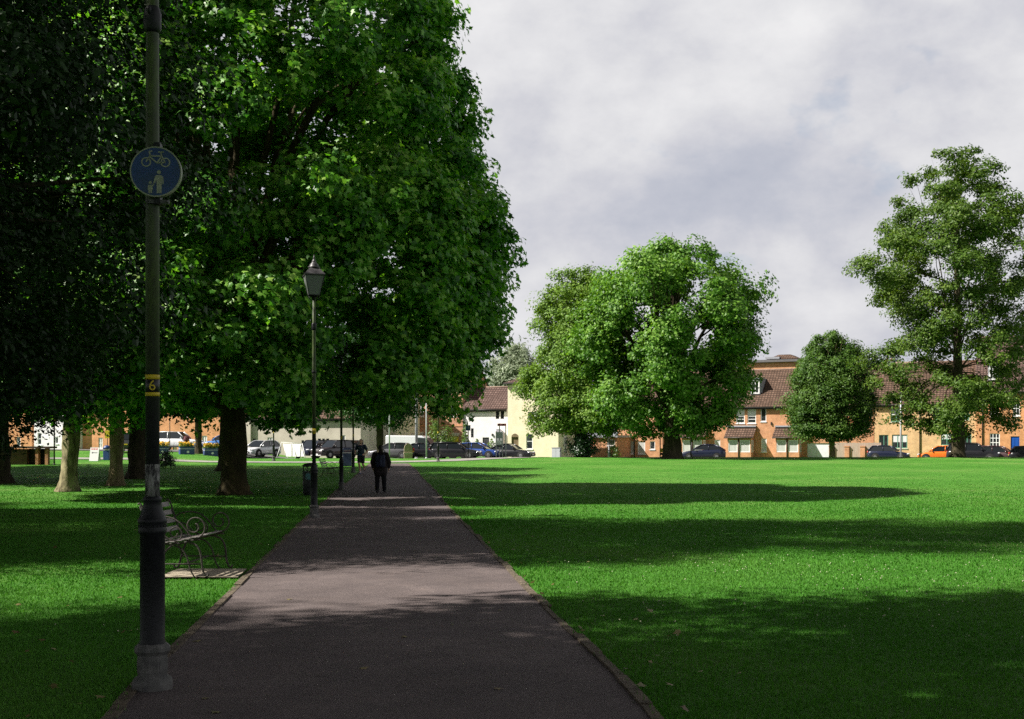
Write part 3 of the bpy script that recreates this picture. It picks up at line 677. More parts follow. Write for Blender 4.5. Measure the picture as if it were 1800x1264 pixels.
class House:
    def __init__(s, name, label, px0, Y0, ang, px1, ztop, D, wall, cat='house', group='houses facing the park', zb=-.9):
        s.a = R(ang); s.ox, s.oy = (px0 - CXP) / F * Y0, Y0
        s.root = thing(name, (s.ox, s.oy, 0), -s.a, label, cat, group)
        s.W = s.u(px1); s.zt = ztop if ztop < 60 else s.z(px0 * .5 + px1 * .5, ztop); s.D = D; s.zb = zb; s.wall = wall; s.ops = []; s.todo = []
    def u(s, px):
        k = (px - CXP) / F; return (k * s.oy - s.ox) / (math.cos(s.a) + k * math.sin(s.a))
    def z(s, px, py): return EYE - (py - HZ) * (s.oy - math.sin(s.a) * s.u(px)) / F
    def rect(s, x0, x1, y0, y1): 
        c = (x0 + x1) / 2; return s.u(x0), s.u(x1), s.z(c, y1), s.z(c, y0)
    def win(s, x0, x1, y0, y1, fm=None, pm_=None, bars=(), blind=0, sill=True, hole=True, y=0.0, kind='window', fw=.075):
        u0, u1, z0, z1 = s.rect(x0, x1, y0, y1)
        if hole: s.ops.append((u0, u1, z0, z1))
        d = .05 if hole else -.06
        return s.frame(u0, u1, z0, z1, y + d, fm or frame_w, pm_ or glass_d, bars, blind, sill, kind, fw, y)
    def frame(s, u0, u1, z0, z1, y, fm, pmt, bars=(), blind=0, sill=True, kind='window', fw=.075, yw=0.0):
        e = .004; mb = MB(); a, b_, c, d = u0 + e, u1 - e, z0 + e, z1 - e
        mb.box(a, a+fw, y, y+.07, c, d).box(b_-fw, b_, y, y+.07, c, d).box(a+fw, b_-fw, y, y+.07, c, c+fw).box(a+fw, b_-fw, y, y+.07, d-fw, d)
        for (o_, f) in bars:
            if o_ == 'v': x = a + (b_-a)*f; mb.box(x-.03, x+.03, y+.004, y+.066, c+fw, d-fw)
            else: zz = c + (d-c)*f; mb.box(a+fw, b_-fw, y+.002, y+.068, zz-.03, zz+.03)
        w = mb.build(kind, fm, s.root)
        MB().box(a+.01, b_-.01, y+.04, y+.055, c+.01, d-.01).build('pane', pmt, w)
        if blind: MB().box(a+fw, b_-fw, y+.03, y+.038, c+(d-c)*(1-blind), d-fw).build('blind', blind_m, w)
        if sill: MB().box(u0-.05, u1+.05, yw-.07, yw+.05, z0-.09, z0-.003).build('sill', fm if fm is frame_w else stone_m, w)
        return w
    def door(s, x0, x1, y0, y1, m, panel=True, knob=True):
        u0, u1, z0, z1 = s.rect(x0, x1, y0, y1); s.ops.append((u0, u1, z0, z1)); y = .08
        mb = MB().box(u0+.004, u1-.004, y, y+.06, z0+.004, z1-.004); w = u1-u0; h = z1-z0
        for i in (0, 1):
            for j in (0, 1): mb.box(u0+w*(.14+.4*i), u0+w*(.46+.4*i), y-.02, y, z0+h*(.12+.45*j), z0+h*(.48+.42*j))
        d = mb.build('door', m, s.root)
        MB().box(u0+w*.42, u0+w*.58, y-.035, y-.021, z0+h*.42, z0+h*.47).build('letterbox', pmat('brass', (.4, .3, .12), rough=.4, metal=.6), d)
        MB().ell((u0+w*.88, y-.03, z0+h*.5), (.03,.03,.03), 8, 6).build('handle', lead_m, d)
        return d
    def pipe(s, px, y0, y1, r_=.05):
        u = s.u(px); MB().tube([(u,-.09,s.z(px, y1)),(u,-.09,s.z(px, y0))], r_, 8).build('drainpipe', pipe_m, s.root)
    def walls(s, name='wall'):
        mb = MB(); W, D, zb, zt = s.W, s.D, s.zb, s.zt
        us = sorted({0.0, W} | {o[0] for o in s.ops} | {o[1] for o in s.ops}); zs = sorted({zb, zt} | {o[2] for o in s.ops} | {o[3] for o in s.ops})
        for i in range(len(us)-1):
            for j in range(len(zs)-1):
                cu, cz = (us[i]+us[i+1])/2, (zs[j]+zs[j+1])/2
                if any(o[0] < cu < o[1] and o[2] < cz < o[3] for o in s.ops): continue
                mb.add([(us[i],0,zs[j]),(us[i+1],0,zs[j]),(us[i+1],0,zs[j+1]),(us[i],0,zs[j+1])], [(0,1,2,3)])
        for (a, b_, c, d) in s.ops:
            y = .22; mb.add([(a,0,c),(b_,0,c),(b_,0,d),(a,0,d),(a,y,c),(b_,y,c),(b_,y,d),(a,y,d)], [(0,4,5,1),(1,5,6,2),(2,6,7,3),(3,7,4,0),(4,7,6,5)])
        mb.add([(0,0,zb),(0,D,zb),(0,D,zt),(0,0,zt)], [(0,3,2,1)]); mb.add([(W,0,zb),(W,D,zb),(W,D,zt),(W,0,zt)], [(0,1,2,3)]); mb.add([(0,D,zb),(W,D,zb),(W,D,zt),(0,D,zt)], [(0,3,2,1)])
        mb.add([(0,0,zt),(W,0,zt),(W,D,zt),(0,D,zt)], [(0,1,2,3)])
        return mb.build(name, s.wall, s.root, fix=False)
    def gable(s, zr, m, over=.3, u0=None, u1=None, ends=True, fascia=True, dr=None):
        u0 = -over*.5 if u0 is None else u0; u1 = s.W + over*.5 if u1 is None else u1; D = s.D; zt = s.zt; h = dr or D/2
        sl = (zr-zt)/h; ze = zt - over*sl + .05; t = .14
        mb = MB(); P_ = [(-over, ze), (h, zr+.05), (2*h+over, ze)]
        vs = [(u, y, z) for u in (u0, u1) for (y, z) in P_] + [(u, y, z+t) for u in (u0, u1) for (y, z) in P_]
        mb.add(vs, [(0,3,4,1),(1,4,5,2),(6,7,10,9),(7,8,11,10),(0,6,9,3),(2,5,11,8),(0,1,7,6),(1,2,8,7),(3,9,10,4),(4,10,11,5)])
        rf = mb.build('roof', m, s.root)
        MB().tube([(u0,h,zr+.19),(u1,h,zr+.19)], .1, 8).build('ridge', pmat('ridge_tile', (.2,.13,.1), (.28,.2,.16), 4, .9) if 'ridge_tile' not in bpy.data.materials else bpy.data.materials['ridge_tile'], rf)
        if ends:
            g = MB()
            for u in (.003, s.W-.003): g.add([(u,0,zt),(u,2*h,zt),(u,h,zr)], [(0,1,2)])
            g.build('gable', s.wall, s.root)
        if fascia:
            MB().tube([(u0,-over-.05,ze+.02),(u1,-over-.05,ze+.02)], .06, 8).build('gutter', pipe_m, s.root)
            MB().box(u0+.1, u1-.1, -over+.02, -.004, ze-.16, ze-.05).build('soffit', pipe_m, s.root)
        return rf
    def chimney(s, px, y, z0, z1, w=.7, pots=2, m=None):
        u = s.u(px); mb = MB().box(u-w/2, u+w/2, y-.4, y+.4, z0, z1).box(u-w/2-.06, u+w/2+.06, y-.46, y+.46, z1, z1+.14)
        c = mb.build('chimney', m or s.wall, s.root)
        q = MB()
        for i in range(pots): q.lathe([(.11,z1+.14),(.1,z1+.5),(.12,z1+.52)], 10, c=(u-w/4+w/2*i, y, 0))
        q.build('chimney_pot', pmat('clay_pot', (.4,.2,.1), (.3,.15,.08), 5, .9) if 'clay_pot' not in bpy.data.materials else bpy.data.materials['clay_pot'], c)

# long brick terrace behind the lawn
T = House('terraced_house', 'long red brick terrace with bay windows and brown tiled roof behind the plane tree', 1085, 134.5, 25, 1536, 713, 9.0, brick_r)
for r_ in ((1294,1309,718,744),(1314,1329,718,744)): T.win(*r_, bars=(('h',.27),), pm_=glass_d, blind=.55)
T.win(1337,1347,718,741)
T.win(1338,1347.6,771,794,pm_=curtain_m); T.win(1256,1266,773,794,pm_=curtain_m); T.win(1189,1197.5,775,797,pm_=curtain_m)
T.win(1103,1115,776,798,pm_=curtain_m); T.win(1121,1134,775.5,798,pm_=curtain_m); T.win(1142.5,1151.5,776,790)
for r_ in ((1110,1122,722,745),(1160,1172,722,745),(1210,1222,721,745),(1236,1248,721,745)): T.win(*r_, bars=(('h',.27),))
def bay(H, x0, x1, y_e, y_t, sp):
    """lean-to bay: brick plinth, windows, tiled roof"""
    d = 1.25; u0, u1 = H.u(x0), H.u(x1); c = (x0+x1)/2; ze, zt_ = H.z(c, y_e) , H.z(c, y_t); zs, zw = H.z(c, 795), H.z(c, 773.5)
    mb = MB().box(u0, u1, -d, -.002, -.9, zs).box(u0, u1, -d, -.002, zw, ze)
    for ub in (u0, u1-.1): mb.box(ub, ub+.1, -d, -d+.1, zs, zw).box(ub, ub+.1, -.1, -.002, zs, zw)
    um = H.u(sp); mb.box(um-.12, um+.12, -d+.004, -d+.16, zs, zw)
    for uu in (u0+.02, u1-.04): mb.add([(uu,-d,ze),(uu,-.002,ze),(uu,-.002,zt_-.05),(uu+.02,-d,ze),(uu+.02,-.002,ze),(uu+.02,-.002,zt_-.05)], [(0,1,2),(3,5,4),(0,2,5,3),(0,3,4,1)])
    bb = mb.build('bay', H.wall, H.root)
    o = .3; t = .09; vs = [(u, y, z + k) for k in (0, t) for u in (u0-.3, u1+.3) for (y, z) in ((-d-o, ze-o*.45), (-.004, zt_))]
    MB().add(vs, [(0,2,3,1),(4,5,7,6),(0,4,6,2),(1,3,7,5),(0,1,5,4),(2,6,7,3)]).build('bay_roof', tile_b, bb)
    MB().box(u0-.28, u1+.28, -.3, -.006, zt_+t-.04, zt_+t+.12, Matrix.Identity(4)).build('flashing', lead_m, bb)
    MB().tube([(u0-.3,-d-o-.05,ze-o*.45+.03),(u1+.3,-d-o-.05,ze-o*.45+.03)], .055, 8).build('gutter', pipe_m, bb)
    for (a, b_) in ((u0+.105, um-.125), (um+.125, u1-.105)): H.frame(a, b_, zs+.005, zw-.005, -d+.02, frame_w, curtain_m, (), 0, False)
    w = MB(); y0, y1, z0, z1 = -d+.11, -.12, zs+.005, zw-.005; f = .07
    w.box(u1-.06,u1-.005,y0,y0+f,z0,z1).box(u1-.06,u1-.005,y1-f,y1,z0,z1).box(u1-.06,u1-.005,y0+f,y1-f,z0,z0+f).box(u1-.06,u1-.005,y0+f,y1-f,z1-f,z1)
    w = w.build('window', frame_w, H.root); MB().box(u1-.04,u1-.025,y0+.01,y1-.01,z0+.01,z1-.01).build('pane', curtain_m, w)
    w2 = MB().box(u0+.005,u0+.06,y0,y1,z0,z1).build('window', frame_w, H.root)
    MB().tube([(um,-d-.07,-.9),(um,-d-.07,ze-.15)], .055, 8).build('drainpipe', pipe_m, H.root)
bay(T, 1204, 1241, 768, 752, 1222.5); bay(T, 1284, 1325, 768, 751.5, 1303.5); bay(T, 1368, 1409, 768, 751.5, 1388)
for p_ in (1280, 1166): T.pipe(p_, 716, 812)
T.ops.append(T.rect(1419, 1459, 779, 812))
u0, u1, z0, z1 = T.rect(1419, 1459, 779, 812); MB().box(u0+.004,u1-.004,.1,.16,z0+.004,z1-.004).box(u0+.9*1,u0+.94,.08,.1,z0+.1,z1-.1).build('garage_door', pmat('white_garage_door', (.66,.66,.68), (.55,.55,.57), 3, .6), T.root)
for px in (1356, 1360):
    u = T.u(px); MB().box(u-.06,u+.06,-.14,-.004,T.z(px, 747 if px == 1356 else 767),T.z(px, 742 if px == 1356 else 762)).build('wall_lamp', pipe_m, T.root)
T.walls(); T.gable(T.z(1360, 654) + .32, tile_b, .35)
def dormer(H, x0, x1, y0, y1, zr):
    u0, u1 = H.u(x0), H.u(x1); c = (x0+x1)/2; z0, z1 = H.z(c, y1), H.z(c, y0)
    sl = (zr-H.zt)/(H.D/2); yf = (z0-H.zt)/sl - .35; yb = (z1+.2-H.zt)/sl
    z0 += .02
    d = MB().box(u0-.1, u1+.1, yf, yb+.4, z0-.1, z1+.1).box(u0-.25, u1+.25, yf-.15, yb+.5, z1+.1, z1+.22).build('dormer', lead_m, H.root)
    w = H.frame(u0, u1, z0, z1, yf-.075, frame_w, glass_d, (('v',.5),), 0, False, fw=.13)
    MB().box(u1+.1, u1+.22, yf+.1, yb+.6, z0+.1, z1+.1).build('flashing', lead_m, d)
dormer(T, 1316, 1331, 667, 692, T.z(1360, 654) + .32)
dormer(T, 1160, 1175, 667, 692, T.z(1360, 654) + .32)
# block rising behind the terrace
Bk = House('apartment_block', 'brick block with a small mansard roof rising behind the terrace ridge', 1300, 150, 25, 1400, 637, 8, brick_r, 'building')
Bk.walls(); 
MB().box(-.4, Bk.W+.4, -.4, 8.4, Bk.zt+.003, Bk.zt+.3).build('fascia', pmat('dark_fascia', (.09,.085,.09), (.13,.125,.13), 5, .7), Bk.root)
ua, ub = Bk.u(1350), Bk.u(1402); zz0, zz1 = Bk.zt+.4, Bk.z(1370, 622)
MB().add([(ua,0,zz0),(ub,0,zz0),(ub,6,zz0),(ua,6,zz0),(ua+1.0,1.5,zz1),(ub-1.2,1.5,zz1),(ub-1.2,4.5,zz1),(ua+1.0,4.5,zz1)], [(0,1,5,4),(1,2,6,5),(2,3,7,6),(3,0,4,7),(4,5,6,7)]).build('roof', tile_b, Bk.root)
MB().box(ua-.3, ub-2.2, -.2, .9, zz0, zz0+.25).build('parapet', lead_m, Bk.root)
# buff brick house with green windows
B = House('terraced_house', 'buff brick house with green window frames behind the orange car', 1537, T.oy - math.sin(T.a)*T.u(1537) - .2, 25, 1716, 707, 9, brick_y)
B.win(1565.5,1586,718,741.5,frame_g,glass_d,(('v',.5),),.5); B.win(1568,1595,764,788,frame_g,glass_d,(('v',.36),('v',.66)),.55); B.win(1545,1561.5,764.6,806,frame_g,glass_d,(('v',.52),),0,False)
B.win(1654,1677,762,783,frame_g,glass_d,(('v',.45),('h',.5)),.5); B.win(1695,1707.5,761,780,frame_g,glass_d,(('v',.4),)); B.win(1640,1660,715,738,frame_g,glass_d,(('v',.5),),.4); B.win(1690,1704,715,738,frame_g,glass_d,(('v',.5),))
B.pipe(1617, 710, 806); B.walls(); B.gable(B.z(1600, 641) + .3, tile_b, .35); B.chimney(1553, 4.5, B.z(1553, 655), B.z(1553, 634), .9, 2, lead_m)
# taller orange brick house with blue door
O = House('terraced_house', 'taller orange brick house with a bright blue door at the right edge', 1716, T.oy - math.sin(T.a)*T.u(1716) - .45, 25, 1850, 683, 9, brick_o)
blue_d = pmat('blue_door', (.012, .075, .36), (.012, .065, .3), 5, .35)
O.door(1776.5, 1792, 767, 806, blue_d); O.win(1739.5,1757.5,762,786,frame_w,glass_d,(('v',.33),('v',.66),('h',.33),('h',.66))); O.win(1741,1756,707,732,frame_w,glass_d,(('v',.5),('h',.5))); O.win(1780,1793,705,731,frame_w,glass_d,(('v',.5),('h',.5))); O.win(1815,1832,762,786,frame_w,glass_d,(('v',.5),('h',.5)))
O.pipe(1727, 686, 806); O.walls(); O.gable(O.z(1780, 588), tile_p, .35, dr=4.5); dormer(O, 1738, 1752, 642, 668, O.z(1780, 588))
# cream three storey house
Cr = House('cream_house', 'tall cream rendered house with an arched passage and hipped roof beside the white house', 892.5, 124.5, 22, 981.5, 674, 5.2, cream_w)
Cr.win(925,936.5,763,789.5,frame_w,glass_d,(('h',.52),),0); Cr.win(928,952,724,741,frame_w,glass_d,(('v',.5),)); Cr.win(918,934,676.5,687.5,frame_w,glass_d,(('v',.5),),.5)
ax0, ax1, az0, az1 = Cr.rect(899, 911.5, 768, 812); Cr.ops.append((ax0, ax1, az0, az1)); Cr.walls()
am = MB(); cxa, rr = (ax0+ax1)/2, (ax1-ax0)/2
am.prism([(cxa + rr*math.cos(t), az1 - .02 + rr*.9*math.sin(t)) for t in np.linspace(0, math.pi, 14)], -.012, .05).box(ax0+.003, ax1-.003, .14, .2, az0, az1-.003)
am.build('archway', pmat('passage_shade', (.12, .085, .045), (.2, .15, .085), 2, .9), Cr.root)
W, D, zt = Cr.W, Cr.D, Cr.zt; zr = Cr.z(937, 650); o = .35
MB().add([(-o,-o,zt-.05),(W+o,-o,zt-.05),(W+o,D+o,zt-.05),(-o,D+o,zt-.05),(-o,-o,zt+.1),(W+o,-o,zt+.1),(W+o,D+o,zt+.1),(-o,D+o,zt+.1),(W*.5-.2,D/2,zr),(W*.5+.6,D/2,zr)],
         [(0,3,2,1),(0,1,5,4),(1,2,6,5),(2,3,7,6),(3,0,4,7),(4,5,9,8),(5,6,9),(6,7,8,9),(7,4,8)]).build('roof', tile_p, Cr.root)
MB().tube([(-o,-o-.06,zt+.02),(W+o,-o-.06,zt+.02)], .06, 8).build('gutter', pipe_m, Cr.root)
w = MB().box(W-.003, W+.05, 1.6, 2.5, Cr.z(981, 796), Cr.z(981, 766)).build('window', frame_w, Cr.root); MB().box(W+.045, W+.058, 1.7, 2.4, Cr.z(981, 794), Cr.z(981, 768)).build('pane', curtain_m, w)
# white cottage
Wh = House('white_cottage', 'white rendered cottage with small dark windows and a dark door beside the cream house', 814, 129.3, 22, 892.5, 718.5, 6.5, white_w)
for r_ in ((871.3,877.6,720.5,736.5),(879.8,886,720.5,736.5),(827.8,832.6,753,769)): Wh.win(*r_, fm=frame_d, bars=(('h',.4),), sill=False, fw=.05)
Wh.door(848.3, 859.8, 769, 812, frame_d); Wh.walls(); Wh.gable(Wh.z(860, 683) + .1, tile_p, .3, u0=-.1, u1=Wh.W-.01); Wh.pipe(815.3, 722, 806, .07)
u0, u1, z0, z1 = Wh.rect(874, 887.5, 754, 812); MB().prism([(u0+.1,z0),(u1,z0),(u1,z1-.4),(u1-.5,z1),(u0+.1,z1)], -.5, -.004).build('porch', pmat('grey_porch', (.3,.29,.33), (.24,.23,.27), 4, .7), Wh.root)
u = Wh.u(866); MB().box(u-.07,u+.07,-.15,-.004,Wh.z(866,766.5),Wh.z(866,762.5)).build('wall_lamp', pipe_m, Wh.root)
# orange brick houses with yellow door
Or = House('brick_house', 'orange brick house with cream lintels and a bright yellow door behind the estate car', 696, 133, 22, 813, 676, 7, brick_l)
yd = pmat('yellow_door', (.75, .55, .04), (.68, .5, .03), 4, .45)
Or.door(795.5, 806.5, 767, 812, yd)
for (x0, x1, y0) in ((708,721.5,768),(734,744.5,764.5),(775,784.5,763)): Or.win(x0, x1, y0, y0+22, frame_w, glass_d, (('h',.5),))
for (x0, x1, y0, y1) in ((707,722.5,762,768),(733,745.5,759,764.3),(774,785.5,757,762.8),(793.5,808.5,761,766.8)):
    a, b_, c, d = Or.rect(x0, x1, y0, y1); MB().prism([(a+.15,c+.01),(b_-.15,c+.01),(b_,d),(a,d)], -.05, -.003).build('lintel', stone_m, Or.root)
for (x0, x1) in ((708,720),(734,745),(765,776),(792,803)): Or.win(x0, x1, 708, 732, frame_w, glass_d, (('h',.5),('v',.5)))
a = Or.z(750, 757); MB().box(0, Or.W, -.06, -.003, a+.45, a+.65).build('string_course', brick_r, Or.root)
Or.walls(); Or.gable(Or.zt + 2.8, tile_p, .3)
# pale houses glimpsed under the plane tree
Li = House('white_house', 'narrow pale lilac house with one sash window seen behind the jogger', 634, 124, 20, 664, 690, 6, pmat('lilac_render', (.6,.56,.6), (.68,.64,.67), 1, .9))
Li.win(647.5,653.8,770,790,frame_w,glass_d,(('h',.5),)); Li.win(638.5,643,772,790,frame_w,glass_d,(('h',.5),)); Li.walls(); Li.gable(Li.zt+2.2, tile_p, .25)
Be = House('beige_house', 'beige house wall between the lilac house and the brick houses', 664, 126, 20, 696, 700, 6, cream_w)
Be.win(671,677,776,790,frame_w,glass_d); Be.win(684,691,772,789,frame_w,glass_d,(('h',.5),)); Be.walls(); Be.gable(Be.zt+2.2, tile_p, .25)
Lo = House('long_building', 'long low beige rendered building behind the white hatchback', 426, 120.3, 17, 634, 735, 7, beige_w, 'building')
Lo.win(470,479.5,769,780,frame_w,glass_d,(('v',.33),('v',.66),('h',.5))); Lo.door(530,534.5,774,812,frame_d)
for (x0, x1) in ((553,556),(558.5,564),(566.5,571),(573.5,578.5)): Lo.win(x0, x1, 771, 777, frame_d, glass_d, sill=False, fw=.04)
Lo.win(600,607,765,785,frame_w,glass_d,(('h',.5),)); Lo.door(444, 449.5, 771, 812, frame_d)
u = Lo.u(438); MB().box(u-.35,u+.35,-.35,-.003,-.9,Lo.zt-.05).build('pier', beige_w, Lo.root); u = Lo.u(510); MB().box(u-.05,u+.05,-.12,-.003,2.0,2.2).build('wall_lamp', pipe_m, Lo.root)
Lo.walls(); Lo.gable(Lo.zt+2.5, tile_b, .3)
# brick houses far left
Lb = House('brick_house', 'brick house with white sash windows and olive doors behind the flower planters', 140, 126, 18, 426, 690, 7, brick_o, zb=-.3)
olive = pmat('olive_door', (.12, .13, .04), (.15, .16, .06), 4, .5)
for (x0, x1, y0, y1) in ((173,180.5,769.6,788.5),(322,331,766,789),(355,364,766,790),(250,258,767,789),(206,213,768,788)): Lb.win(x0, x1, y0, y1, frame_w, curtain_m, (('h',.5),('v',.5)))
for (x0, x1) in ((303.5,311),(373.5,381.5)): Lb.door(x0, x1, 769, 797, olive)
u0, u1, z0, z1 = Lb.rect(389.5, 396, 764, 797); MB().box(u0,u1,-.1,-.003,z0,z1).build('porch_post', frame_w, Lb.root)
for x0 in (175, 250, 322, 357): Lb.win(x0, x0+8, 715, 735, frame_w, glass_d, (('h',.5),))
Lb.walls(); Lb.gable(Lb.zt+2.8, tile_b, .3)
Lw = House('white_house', 'white house at the far left beyond the brick shelter', 60, 127, 18, 138, 700, 7, white_w, zb=-.3)
Lw.win(66,73,761,782,frame_w,glass_d,(('h',.5),)); Lw.win(97,102.5,768,780,frame_w,glass_d); Lw.walls(); Lw.gable(Lw.zt+2.5, tile_b, .3)
Lx = House('brick_house', 'brick house at the extreme left edge glimpsed above the dark shelter', -60, 130, 18, 56, 700, 7, brick_o, zb=-.3)
Lx.win(29,36,768,784,frame_w,glass_d,(('h',.5),)); Lx.walls(); Lx.gable(Lx.zt+2.5, tile_b, .3)
# low brick link between the cream house and the terrace
Lk = House('low_extension', 'low dark brick extension with a wide window between the cream house and the terrace', 1038, 131, 25, 1084, 769, 5, brick_r, 'building')
Lk.win(1067,1081,772.5,783.5,frame_w,glass_d,()); Lk.walls(); MB().box(-.2,Lk.W+.2,-.3,5.2,Lk.zt+.003,Lk.zt+.25).build('flat_roof', lead_m, Lk.root)
# boarded wall under the round tree
x0 = 1462; Yw = T.oy - math.sin(T.a)*T.u(1490) - 3.2
wl_ = thing('garden_wall', ((x0-CXP)/F*Yw, Yw+1.0, gzf((x0-CXP)/F*Yw, Yw)), -T.a, 'boarded wall with brick piers behind the small round tree', 'wall')
bd = MB(); 
for i in range(30): bd.box(i*.17, i*.17+.155, .1, .13, 0, 1.75+.02*(i % 3))
bd.build('boarding', pmat('fence_board', (.3,.24,.19), (.4,.33,.27), 3, .9, stretch=(3,3,.4)), wl_)
for i in range(4): MB().box(i*1.55, i*1.55+.45, -.12, .3, -.3, 1.35).box(i*1.55-.04, i*1.55+.49, -.16, .34, 1.35, 1.45).build('pier', brick_r, wl_)
# ------------------------------------------------------------------ cars
def paint(name, c, rough=.28): return pmat(name, c, rough=rough, spec=.5, coat=.7, metal=.15)
car_glass = pmat('car_glass', (.012, .015, .018), rough=.07, spec=.8); tyre_m = pmat('tyre', (.012, .012, .012), (.02, .02, .02), 30, .85)
rim_m = pmat('alloy', (.3, .3, .31), rough=.35, metal=.8); head_m = pmat('headlight', (.55, .57, .6), rough=.12, spec=.8); tail_m = pmat('tail_light', (.38, .012, .012), rough=.2, spec=.7)
plate_w = pmat('plate_white', (.7, .7, .68), rough=.5); plate_y = pmat('plate_rear_yellow', (.75, .52, .03), rough=.5); trim_m = pmat('black_trim', (.012, .012, .013), rough=.6)
# kind: L, W, H, lower body [(x, z_low, z_top, half width factor)], greenhouse [belt front x, roof front x, roof rear x, belt rear x]
KINDS = {
 'hatch':  (4.0, 1.72, 1.47, [(-.5,.3,.62,.8),(-.485,.24,.88,.9),(-.4,.2,.95,.98),(-.1,.19,.93,1),(.16,.19,.9,1),(.3,.2,.84,.98),(.44,.22,.72,.92),(.49,.25,.62,.84),(.5,.3,.5,.78)], (.24,.03,-.36,-.475), (.66,.655)),
 'saloon': (4.6, 1.8, 1.44, [(-.5,.3,.62,.8),(-.485,.24,.9,.9),(-.36,.2,.96,.97),(-.1,.19,.93,1),(.16,.19,.9,1),(.3,.2,.84,.98),(.44,.22,.72,.92),(.49,.25,.62,.84),(.5,.3,.5,.78)], (.2,.02,-.2,-.36), (.62,.62)),
 'estate': (4.7, 1.84, 1.5, [(-.5,.3,.62,.82),(-.49,.24,.92,.92),(-.4,.2,.97,.98),(-.1,.19,.95,1),(.16,.19,.92,1),(.3,.2,.86,.98),(.44,.22,.74,.92),(.49,.25,.63,.84),(.5,.3,.5,.78)], (.22,.06,-.42,-.485), (.64,.64)),
 'suv':    (4.6, 1.88, 1.72, [(-.5,.36,.7,.84),(-.49,.3,1.02,.93),(-.4,.26,1.1,.98),(-.1,.25,1.08,1),(.16,.25,1.06,1),(.3,.26,1.02,.98),(.44,.28,.92,.93),(.49,.32,.8,.86),(.5,.36,.66,.8)], (.22,.07,-.42,-.49), (.66,.66)),
 'coupe':  (4.55, 1.86, 1.58, [(-.5,.33,.68,.82),(-.49,.27,1.0,.92),(-.36,.23,1.05,.98),(-.1,.22,1.0,1),(.16,.22,.96,1),(.3,.23,.9,.98),(.44,.25,.78,.92),(.49,.28,.66,.84),(.5,.33,.52,.78)], (.24,.02,-.24,-.47), (.6,.58)),
}
def make_car(name, label, loc, rz, kind, pm_, rear_plate=plate_y, roofm_=None, rails=False, group='cars parked along the street'):
    L, Wd, H, st, gh, rw = KINDS[kind]
    r = thing(name, loc, rz, label, 'car', group); hw = Wd/2
    mb = MB(); vs = []
    ring_n = 12
    for (x, zl, zt_, f) in st:
        w = hw*f; h = zt_-zl
        half = [(w*.86, zl), (w*.97, zl+h*.1), (w, zl+h*.3), (w*1.0, zl+h*.55), (w*.965, zl+h*.82), (w*.88, zl+h*.99)]
        vs += [(x*L, y, z) for (y, z) in half] + [(x*L, -y, z) for (y, z) in reversed(half)]
    n = ring_n; k = len(st)
    fs = [(i*n+j, i*n+(j+1) % n, (i+1)*n+(j+1) % n, (i+1)*n+j) for i in range(k-1) for j in range(n)] + [tuple(range(n)), tuple(range((k-1)*n, k*n))]
    mb.add(vs, fs, True)
    # pillars, roof
    zb = .5*(st[3][2]+st[2][2]) - .03; wb = hw*.9; wt_f, wt_r = hw*rw[0]/.66*.72, hw*rw[1]/.66*.72
    bf, rf, rr, br = [g*L for g in gh]
    for sg in (-1, 1):
        mb.tube([(bf, sg*wb*.98, zb+.0), ((bf+rf)/2, sg*(wb+wt_f)/2*1.01, (zb+H)/2+.03), (rf, sg*wt_f, H-.05)], [.045,.04,.045], 6)
        mb.tube([(br, sg*wb*.95, zb), ((br*.6+rr*.4), sg*(wb*.55+wt_r*.45), zb*.55+H*.45), (rr, sg*wt_r, H-.06)], [.08,.075,.06], 6)
        xm = (bf+br)/2 + .06*L*0; mb.tube([(xm, sg*wb*.995, zb), (xm-.03, sg*wt_f*1.02, H-.06)], .04, 6)
        mb.tube([(rf, sg*wt_f, H-.05), ((rf+rr)/2, sg*wt_f*1.03, H-.02), (rr, sg*wt_r, H-.06)], .045, 6)
    if not roofm_: roof_mb = mb
    else: roof_mb = MB()
    g2 = []; m_ = 7
    for i in range(m_):
        t = i/(m_-1); x = rf + (rr-rf)*t; w = wt_f + (wt_r-wt_f)*t; zc = H - .03*(2*t-1)**2 - .012
        g2 += [(x, w*c_, zc - .045*abs(c_)**3) for c_ in (-1,-.6,0,.6,1)]
    roof_mb.add(g2, [(i*5+j, i*5+j+1, (i+1)*5+j+1, (i+1)*5+j) for i in range(m_-1) for j in range(4)], True)
    body = mb.build('body', pm_, r)
    if roofm_: roof_mb.build('roof', roofm_, r)
    g = MB(); e = .985
    g.add([(bf,-wb*e,zb),(bf,wb*e,zb),(rf,wt_f*e,H-.055),(rf,-wt_f*e,H-.055),(br,-wb*e,zb),(br,wb*e,zb),(rr,wt_r*e,H-.065),(rr,-wt_r*e,H-.065)],
          [(0,1,2,3),(4,7,6,5),(0,3,7,4),(1,5,6,2),(3,2,6,7)])
    g.build('window', car_glass, r)
    tr = MB(); wr = .32 if kind != 'suv' else .36
    for x in (-.3*L, .305*L):
        for sg in (-1, 1):
            w = MB().lathe([(wr*.62,-.1),(wr*.97,-.105),(wr,-.06),(wr,.06),(wr*.97,.105),(wr*.62,.1)], 22, c=(x, sg*(hw-.1), wr), axis='y').build('wheel', tyre_m, r)
            rm = MB().lathe([(.03,-.112),(wr*.3,-.112),(wr*.62,-.095),(wr*.62,.095),(wr*.3,.112),(.03,.112)], 16, c=(x, sg*(hw-.1), wr), axis='y', smooth=False)
            rm.build('rim', rim_m, w)
            tr.lathe([(wr+.07,-.02),(wr+.07,.02)], 22, c=(x, sg*(hw-.025), wr+.01), axis='y')
    tr.box(L*.488, L*.5+.012, -hw*.5, hw*.5, .3, .5).box(-L*.5-.006, -L*.485, -hw*.6, hw*.6, .3, .42)
